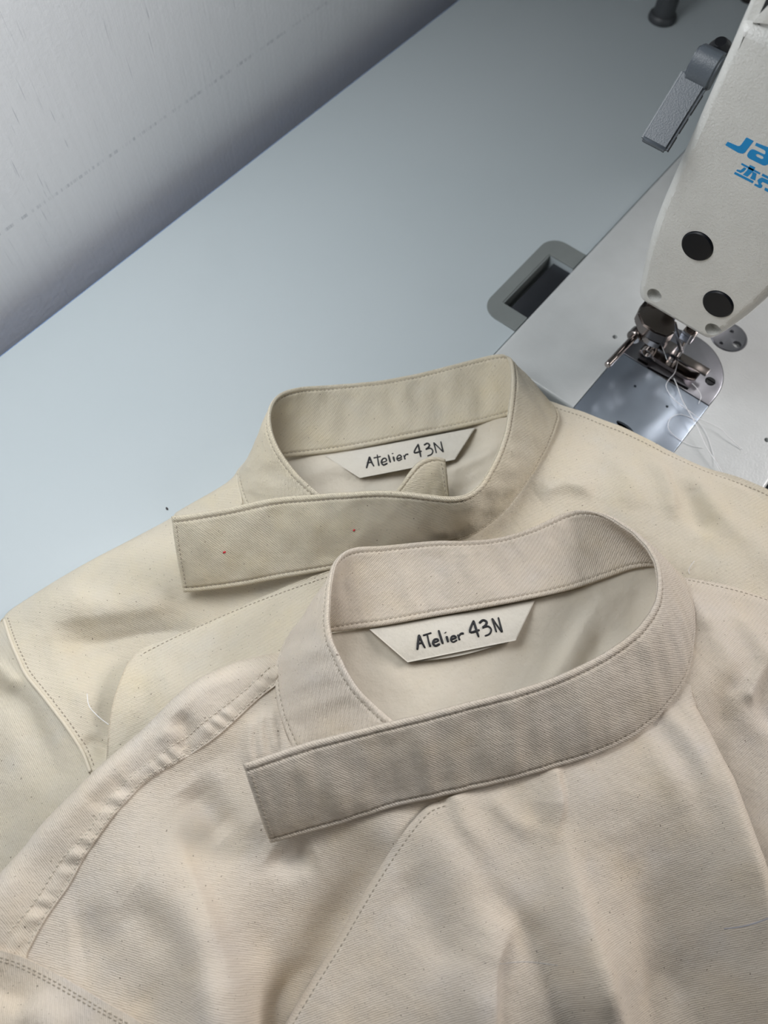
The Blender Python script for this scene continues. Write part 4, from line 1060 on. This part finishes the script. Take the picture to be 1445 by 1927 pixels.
fBr.fold([(860, 1510), (880, 1560), (920, 1600)], [1.0, 1.2, .4], 5, 4)
fBr.fold([(1255, 1345), (1310, 1420), (1345, 1500)], [1.0, 1.2, .4], 4, 5)
fBr.fold([(1215, 1385), (1265, 1470), (1300, 1560)], [.8, 1., .3], 6, 6)
fBr.fold([(1310, 1345), (1350, 1430), (1385, 1520), (1415, 1620), (1440, 1720)], [.5, 1.4, 1.6, 1.6, 1.2], 5, 8)
rsil = [(1297, 1262), (1301, 1290), (1305, 1313), (1316, 1328), (1342, 1380), (1362, 1426), (1382, 1465), (1399, 1515), (1412, 1552), (1423, 1585), (1436, 1620), (1465, 1720), (1490, 1850), (1520, 2380)]
rz = [49, 49, 49, 48, 47, 46, 46, 46, 46, 46, 46, 45, 44, 42]
eR = und(rsil, np.array(rz)/1000)
fBh = Field([c for c in br_ctrl if c[0] > 1180 and c[1] < 1300] + [(1310, 1330, 44), (1360, 1330, 41), (1420, 1320, 38), (1400, 1430, 33), (1440, 1500, 32), (1500, 1600, 32), (1560, 1700, 32), (1500, 1300, 38), (1340, 1400, 36), (1380, 1500, 30), (1420, 1620, 30),
    (1300, 1450, 36), (1560, 1450, 33), (1450, 1750, 28), (1880, 1350, 26), (1880, 1850, 18)], 35, und_=[tops], gap=.002)
fBh.fold([(1372, 1300), (1362, 1345), (1350, 1400)], [-1.2, -1.8, -1], 5, 6)
fBh.fold([(1405, 1310), (1425, 1270), (1450, 1240)], [2.6, 2.8, 2], 4, 3.5)
fBh.fold([(1385, 1330), (1420, 1370), (1450, 1440)], [1.5, 1.2, .5], 7, 7)
fBh.fold([(1330, 1180), (1365, 1240), (1370, 1300)], [1.6, 1.8, 1], 7, 7)
fBh.fold([(1430, 1240), (1438, 1310), (1455, 1380)], [-1.4], 7, 7)
fBh.fold([(1385, 1150), (1420, 1210), (1445, 1250)], [1.2], 5, 5)
fBh.fold([(1280, 1110), (1310, 1140), (1330, 1190)], [1.0], 4, 4)
ssh = [(1240, 1062, 37), (1268, 1075, 35), (1296, 1081, 32), (1327, 1089, 30), (1374, 1102, 29), (1445, 1127, 28), (1540, 1160, 28), (1660, 1200, 28), (1880, 1290, 24)]
eH = und([q[:2] for q in ssh], [q[2]/1000 for q in ssh])
fBh.roll(cat(eH, 6), 9, lambda Q: np.maximum(tops(Q) + .003, .024))
fBr.roll(cat(eR[3:], 6), 9, lambda Q: fBl(Q)*0 + .043)
fBn = Field([(627, 1189, 30.5), (720, 1177, 31), (814, 1161, 31), (907, 1145, 31), (1000, 1127, 31), (1094, 1105, 32), (1190, 1071, 33), (700, 1250, 27), (800, 1250, 25), (900, 1240, 25), (1000, 1220, 25), (1100, 1180, 27), (1200, 1120, 30.5), (750, 1320, 27),
    (850, 1300, 26), (950, 1280, 26), (560, 1230, 31), (600, 1330, 32), (800, 1420, 29), (1000, 1380, 30), (1150, 1330, 33), (1230, 1230, 35), (1260, 1120, 34), (640, 1430, 31)], 36, und_=[tops], gap=.0015)
fBn.fold([(1128, 1140), (1090, 1195), (1050, 1265), (1000, 1330)], [.6, 2.2, 1.8, .6], 9, 4)
fBn.fold([(1150, 1180), (1110, 1250), (1060, 1310)], [-1.5], 6, 6)
fBn.fold([(700, 1240), (760, 1290), (860, 1320)], [.8], 10, 10)

panel('lining', JB, [(627, 1191), (720, 1179), (814, 1163), (907, 1147), (1000, 1129), (1094, 1107), (1180, 1066), (1235, 1062), (1285, 1095), (1292, 1180), (1240, 1260), (1180, 1330), (1080, 1400), (940, 1440), (800, 1470), (700, 1480), (620, 1440), (560, 1380), (540, 1300), (545, 1230), (590, 1195)],
      fBn, M['lining'], rot=.15, label='thin cream lining inside the back')
sleeve_seam = [(-230, 1745), (-60, 1770), (0, 1788), (48, 1804), (121, 1841), (194, 1884), (262, 1923), (330, 1975)]
bl_poly = np.concatenate([march(fBl, cat([(560, 1235), (524, 1255), (520, 1290), (527, 1345), (550, 1405), (590, 1440), (650, 1470), (740, 1482), (850, 1478)], 4)), march(fBl, [(790, 1640), (700, 1780), (640, 1900), (560, 2380), (-200, 2380), (-400, 2200), (-20, 1830), (45, 1782), (118, 1655), (197, 1537), (318, 1428), (398, 1378), (476, 1308), (514, 1282)])])
pBl, _ = panel('left_front', JB, None, fBl, M['canvas_front'], rot=.35, wpoly=bl_poly)
yp = np.concatenate([cat(eY[:-1], 4), march(fBl, [(-100, 1870), (40, 1850)]), march(fBl, cat(seamY, 5))[::-1], march(fBl, [(530, 1255)])])
pBy, _ = panel('shoulder_yoke', JB, None, fBy, M['canvas_front'], .0013, rot=.95, wpoly=yp)
pBs, _ = panel('sleeve', JB, None, fBs, M['canvas_front'], .0014, rot=1.5, wpoly=np.concatenate([march(fBs, cat(sleeve_seam, 5)), march(fBs, [(460, 2380), (-300, 2380), (-400, 1950)])]))
plkB = [(835, 1504), (807, 1515), (785, 1535), (762, 1563), (730, 1608), (696, 1662), (664, 1716), (631, 1773), (578, 1858), (539, 1923), (490, 2010), (450, 2090), (330, 2370)]
pw_ = march(fBr, cat(plkB, 5))
fBr.roll(pw_, 3.5, lambda Q: fBl(Q) + .002)
rpB = np.concatenate([pw_, march(fBr, [(800, 2380), (1300, 2380)]), cat(eR, 4)[::-1], march(fBr, cat([(1290, 1275), (1255, 1330), (1205, 1378), (1135, 1413), (1060, 1437), (965, 1464), (900, 1482)], 4))])
pBh, _ = panel('right_shoulder', JB, None, fBh, M['canvas_front'], rot=-.5, wpoly=np.concatenate([cat(eH, 4), march(fBh, [(1880, 1300), (1880, 1850), (1430, 1850), (1330, 1600), (1270, 1450)]), march(fBh, cat([(1268, 1320), (1290, 1275), (1302, 1215), (1302, 1150), (1285, 1095), (1250, 1068)], 4))]))
pBr, _ = panel('right_front', JB, None, fBr, M['canvas_front'], .0016, rot=-.2, wpoly=rpB)
st = inset(pw_, .0027)
dashes('stitching', [surf(fBr, st)], pBr, M['thread_tan'])
dashes('stitching', [surf(fBy, inset(sy_w, -.0011)), surf(fBy, resample(sy2_w, .001))], pBy, M['thread_pale'])
ssw = march(fBs, cat(sleeve_seam, 6))
dashes('stitching', [surf(fBs, inset(ssw, -.0024)), surf(fBs, inset(ssw, -.0036))], pBs, M['thread_tan'])
dashes('stitching', [surf(fBh, inset(resample(cat(eH[1:], 6), .002), -.004))], pBh, M['thread_tan'])

pairsB = [(457, 1438, 508, 1585, 43, NAN), (565, 1401, 610, 1558, 45.5, NAN), (689, 1370, 735, 1520, 49.5, NAN), (814, 1339, 850, 1494, 52.5, NAN), (938, 1307, 965, 1466, 54, NAN), (1032, 1279, 1060, 1439, 54.5, NAN), (1094, 1251, 1135, 1413, 54, NAN),
    (1156, 1217, 1205, 1376, 53, NAN), (1200, 1180, 1255, 1328, 52, NAN), (1231, 1133, 1290, 1273, 50, NAN), (1237, 1089, 1303, 1213, 48, NAN), (1228, 1046, 1303, 1150, 45, NAN), (1194, 1005, 1288, 1095, 41, NAN), (1144, 971, 1250, 1068, 37, NAN),
    (1100, 960, 1200, 1069, 36, NAN), (1063, 965, 1150, 1085, 35, NAN), (1000, 993, 1075, 1110, 36, NAN), (938, 1012, 990, 1129, 36, NAN), (876, 1018, 907, 1145, 36, NAN), (814, 1018, 830, 1158, 35, NAN), (720, 1027, 730, 1176, 35, NAN),
    (670, 1030, 672, 1184, 33, NAN), (642, 1043, 630, 1189, 33, NAN), (627, 1071, 590, 1192, 35, NAN), (620.5, 1127, 547, 1198, 38, NAN), (621, 1189, 522, 1252, 41, NAN), (639, 1233, 519, 1293, 42.5, NAN), (670, 1289, 527, 1345, 44.5, NAN),
    (708, 1329, 552, 1410, 46.5, NAN), (750, 1364, 592, 1466, 47.5, 70), (800, 1405, 645, 1512, 48, 60)]
cB, bB = band('collar_band', JB, pairsB, M['collar_front'], seed=41, low=range(13, 23), zt_smooth=5)
Z8 = lambda s: px_lines(s, 4.014, (680, 1110))
neck_label(JB, [(695, 1184.5), (1006.5, 1130), (970.5, 1205), (767, 1246.5)], (33, 33, 32.5, 31), 2., Z8([
    [(434, 340), (428, 400), (422, 453)], [(434, 340), (455, 390), (481, 440)], [(418, 410), (464, 398)], [(465, 345), (528, 325)], [(497, 336), (508, 390), (521, 430)],
    [(540, 402), (578, 386), (572, 372), (550, 378), (541, 404), (560, 422), (592, 408)], [(583, 305), (600, 360), (615, 408)], [(643, 350), (655, 396)], [(633, 321), (637, 326)],
    [(675, 376), (712, 362), (702, 348), (682, 354), (676, 380), (695, 394), (722, 379)], [(728, 338), (742, 380)], [(734, 354), (750, 332), (773, 330)],
    [(846, 232), (821, 318), (892, 303)], [(846, 232), (866, 296), (886, 357)], [(890, 252), (918, 230), (945, 242), (938, 268), (914, 286), (956, 276), (980, 300), (968, 332), (932, 349)],
    [(988, 216), (1004, 268), (1020, 320)], [(988, 216), (1025, 270), (1062, 320)], [(1034, 208), (1048, 262), (1062, 320)]]), .10, .00054)
# chalk lines on the front panel
def chalk(pts, mat, r):
    w, n = field_line(fBr, pts, 8, -r*.75); tubes('chalk_line', [(w, r)], mat, pBr, 6, 'chalk line drawn on the cloth')
chalk([(1362, 1748), (1395, 1744), (1425, 1736), (1460, 1722)], M['pencil'], .0005)
chalk([(940, 1814), (990, 1810), (1050, 1817)], M['pencil_faint'], .00035)

# ================================================================== loose threads
def strand(pts, label, r=.00019, name='sewing_thread', fn=None, lift=.0002):
    if fn is None: w = np.array([P(*q) for q in pts])
    else: w = march(fn, [q[:2] for q in pts]); w[:, 2] += lift + np.array([(q[2] if len(q) > 2 else 0)/1000 for q in pts])
    w = cat(w, 8); o = tubes(name, [(w, r)], M['thread_white'], None, 8)
    return tag(o, label, 'thread', None, 'loose white threads')
z = 4.5
strand([(1277, 673, 10), (1270, 700, 8), (1258, 715, 6), (1253, 726, z), (1258, 739, z), (1273, 756, z + 2), (1295, 772, z + 3), (1317, 788, z + 3), (1353, 805, z + 2), (1370, 821, z + 1.5), (1396, 845, z)], 'white thread from the foot that ends loose on the machine bed', )
strand([(1268, 712, 7), (1275, 729, z + 1), (1285, 756, z + 3), (1308.5, 797, z + 4), (1329, 841, z + 3), (1349, 872, z + 2.5), (1370, 909, z + 3)], 'long straight white thread running from the foot to the edge of the rear jacket', .00024)
strand([(1302, 721, 8), (1312, 732, 7), (1319, 746, z + 1), (1314, 760, z)], 'short curved white thread beside the toe of the presser foot')
strand([(1367, 910, z + 2), (1350, 878, z + 1), (1341, 850, z), (1332, 822, z), (1320, 801, z), (1308, 790, z), (1281, 780, z), (1264, 785, z + 1), (1257, 797, z + 1), (1259, 809, z + 1), (1269.5, 821, z), (1283, 830, z), (1302, 839, z), (1322, 843, z)], 'white thread lying in a round loop on the slide plate', .00016)
strand([(1300, 632, 40), (1290, 650, 28), (1277, 673, 14)], 'white thread coming down to the needle', .00016)
strand([(165, 1306, .8), (170, 1330, 1.5), (186, 1349, .8), (205, 1364, .2)], 'short white thread lying on the chest of the rear jacket', .00017, fn=lambda Q: np.maximum(fAl(Q), fAr(Q)))
strand([(1302, 1060, 3), (1297, 1067, 2), (1295, 1074, .5), (1297, 1080, 0)], 'tiny curled white thread at the right shoulder of the front jacket', .00014, fn=lambda Q: np.maximum(tops(Q), 0))

# ------------------------------------------------------------------ light
WORLD = .12
wd = bpy.data.worlds.new('World'); sc.world = wd; wd.use_nodes = True
nt = wd.node_tree; bg = nt.nodes['Background']
tc = nt.nodes.new('ShaderNodeTexCoord'); sx = nt.nodes.new('ShaderNodeSeparateXYZ'); nt.links.new(tc.outputs['Generated'], sx.inputs[0])
# a room: dim walls all round, brighter ceiling, brightest towards the window side
dt = nt.nodes.new('ShaderNodeVectorMath'); dt.operation = 'DOT_PRODUCT'; nt.links.new(tc.outputs['Generated'], dt.inputs[0]); dt.inputs[1].default_value = (.55, -.25, .79)
t = ramp(nt, dt.outputs['Value'], -.6, 1.)
nt.links.new(mix_(nt, t, (.10, .102, .108), (.97, .98, 1.0)), bg.inputs['Color']); bg.inputs['Strength'].default_value = WORLD
def area(name, loc, aim, size, power, col, sy=None):
    l = bpy.data.lights.new(name, 'AREA'); l.energy = power; l.size = size; l.color = col
    if sy: l.shape = 'RECTANGLE'; l.size_y = sy
    o = bpy.data.objects.new(name, l); COL.objects.link(o); o.location = loc
    o.rotation_euler = (Vector(aim) - Vector(loc)).to_track_quat('-Z', 'Y').to_euler()
    return o
area('lamp_light', (.05, .30, .46), (.06, .34, 0), .34, 1.75, (.95, .98, 1.0), .2)
area('window_light', (1.15, -.55, .80), (.1, .0, .05), .5, 12.5, (1.0, .95, .93), .5)

cam = bpy.data.cameras.new('camera'); co = bpy.data.objects.new('camera', cam); COL.objects.link(co)
cam.sensor_fit = 'VERTICAL'; cam.sensor_height = 36; cam.lens = F/HH*36
Rw = R.T                                              # columns: camera right, down, forward in world
m = Matrix(((Rw[0][0], -Rw[0][1], -Rw[0][2], 0), (Rw[1][0], -Rw[1][1], -Rw[1][2], 0), (Rw[2][0], -Rw[2][1], -Rw[2][2], 0), (0, 0, 0, 1)))
co.matrix_world = Matrix.Translation((0, 0, H)) @ m
cam.clip_start = .01; cam.clip_end = 20
cam.dof.use_dof = True; cam.dof.focus_distance = .372; cam.dof.aperture_fstop = 9.
sc.camera = co
sc.view_settings.view_transform = 'Standard'; sc.view_settings.look = 'None'; sc.view_settings.gamma = 1; sc.view_settings.use_curve_mapping = False
sc.view_settings.exposure = .0
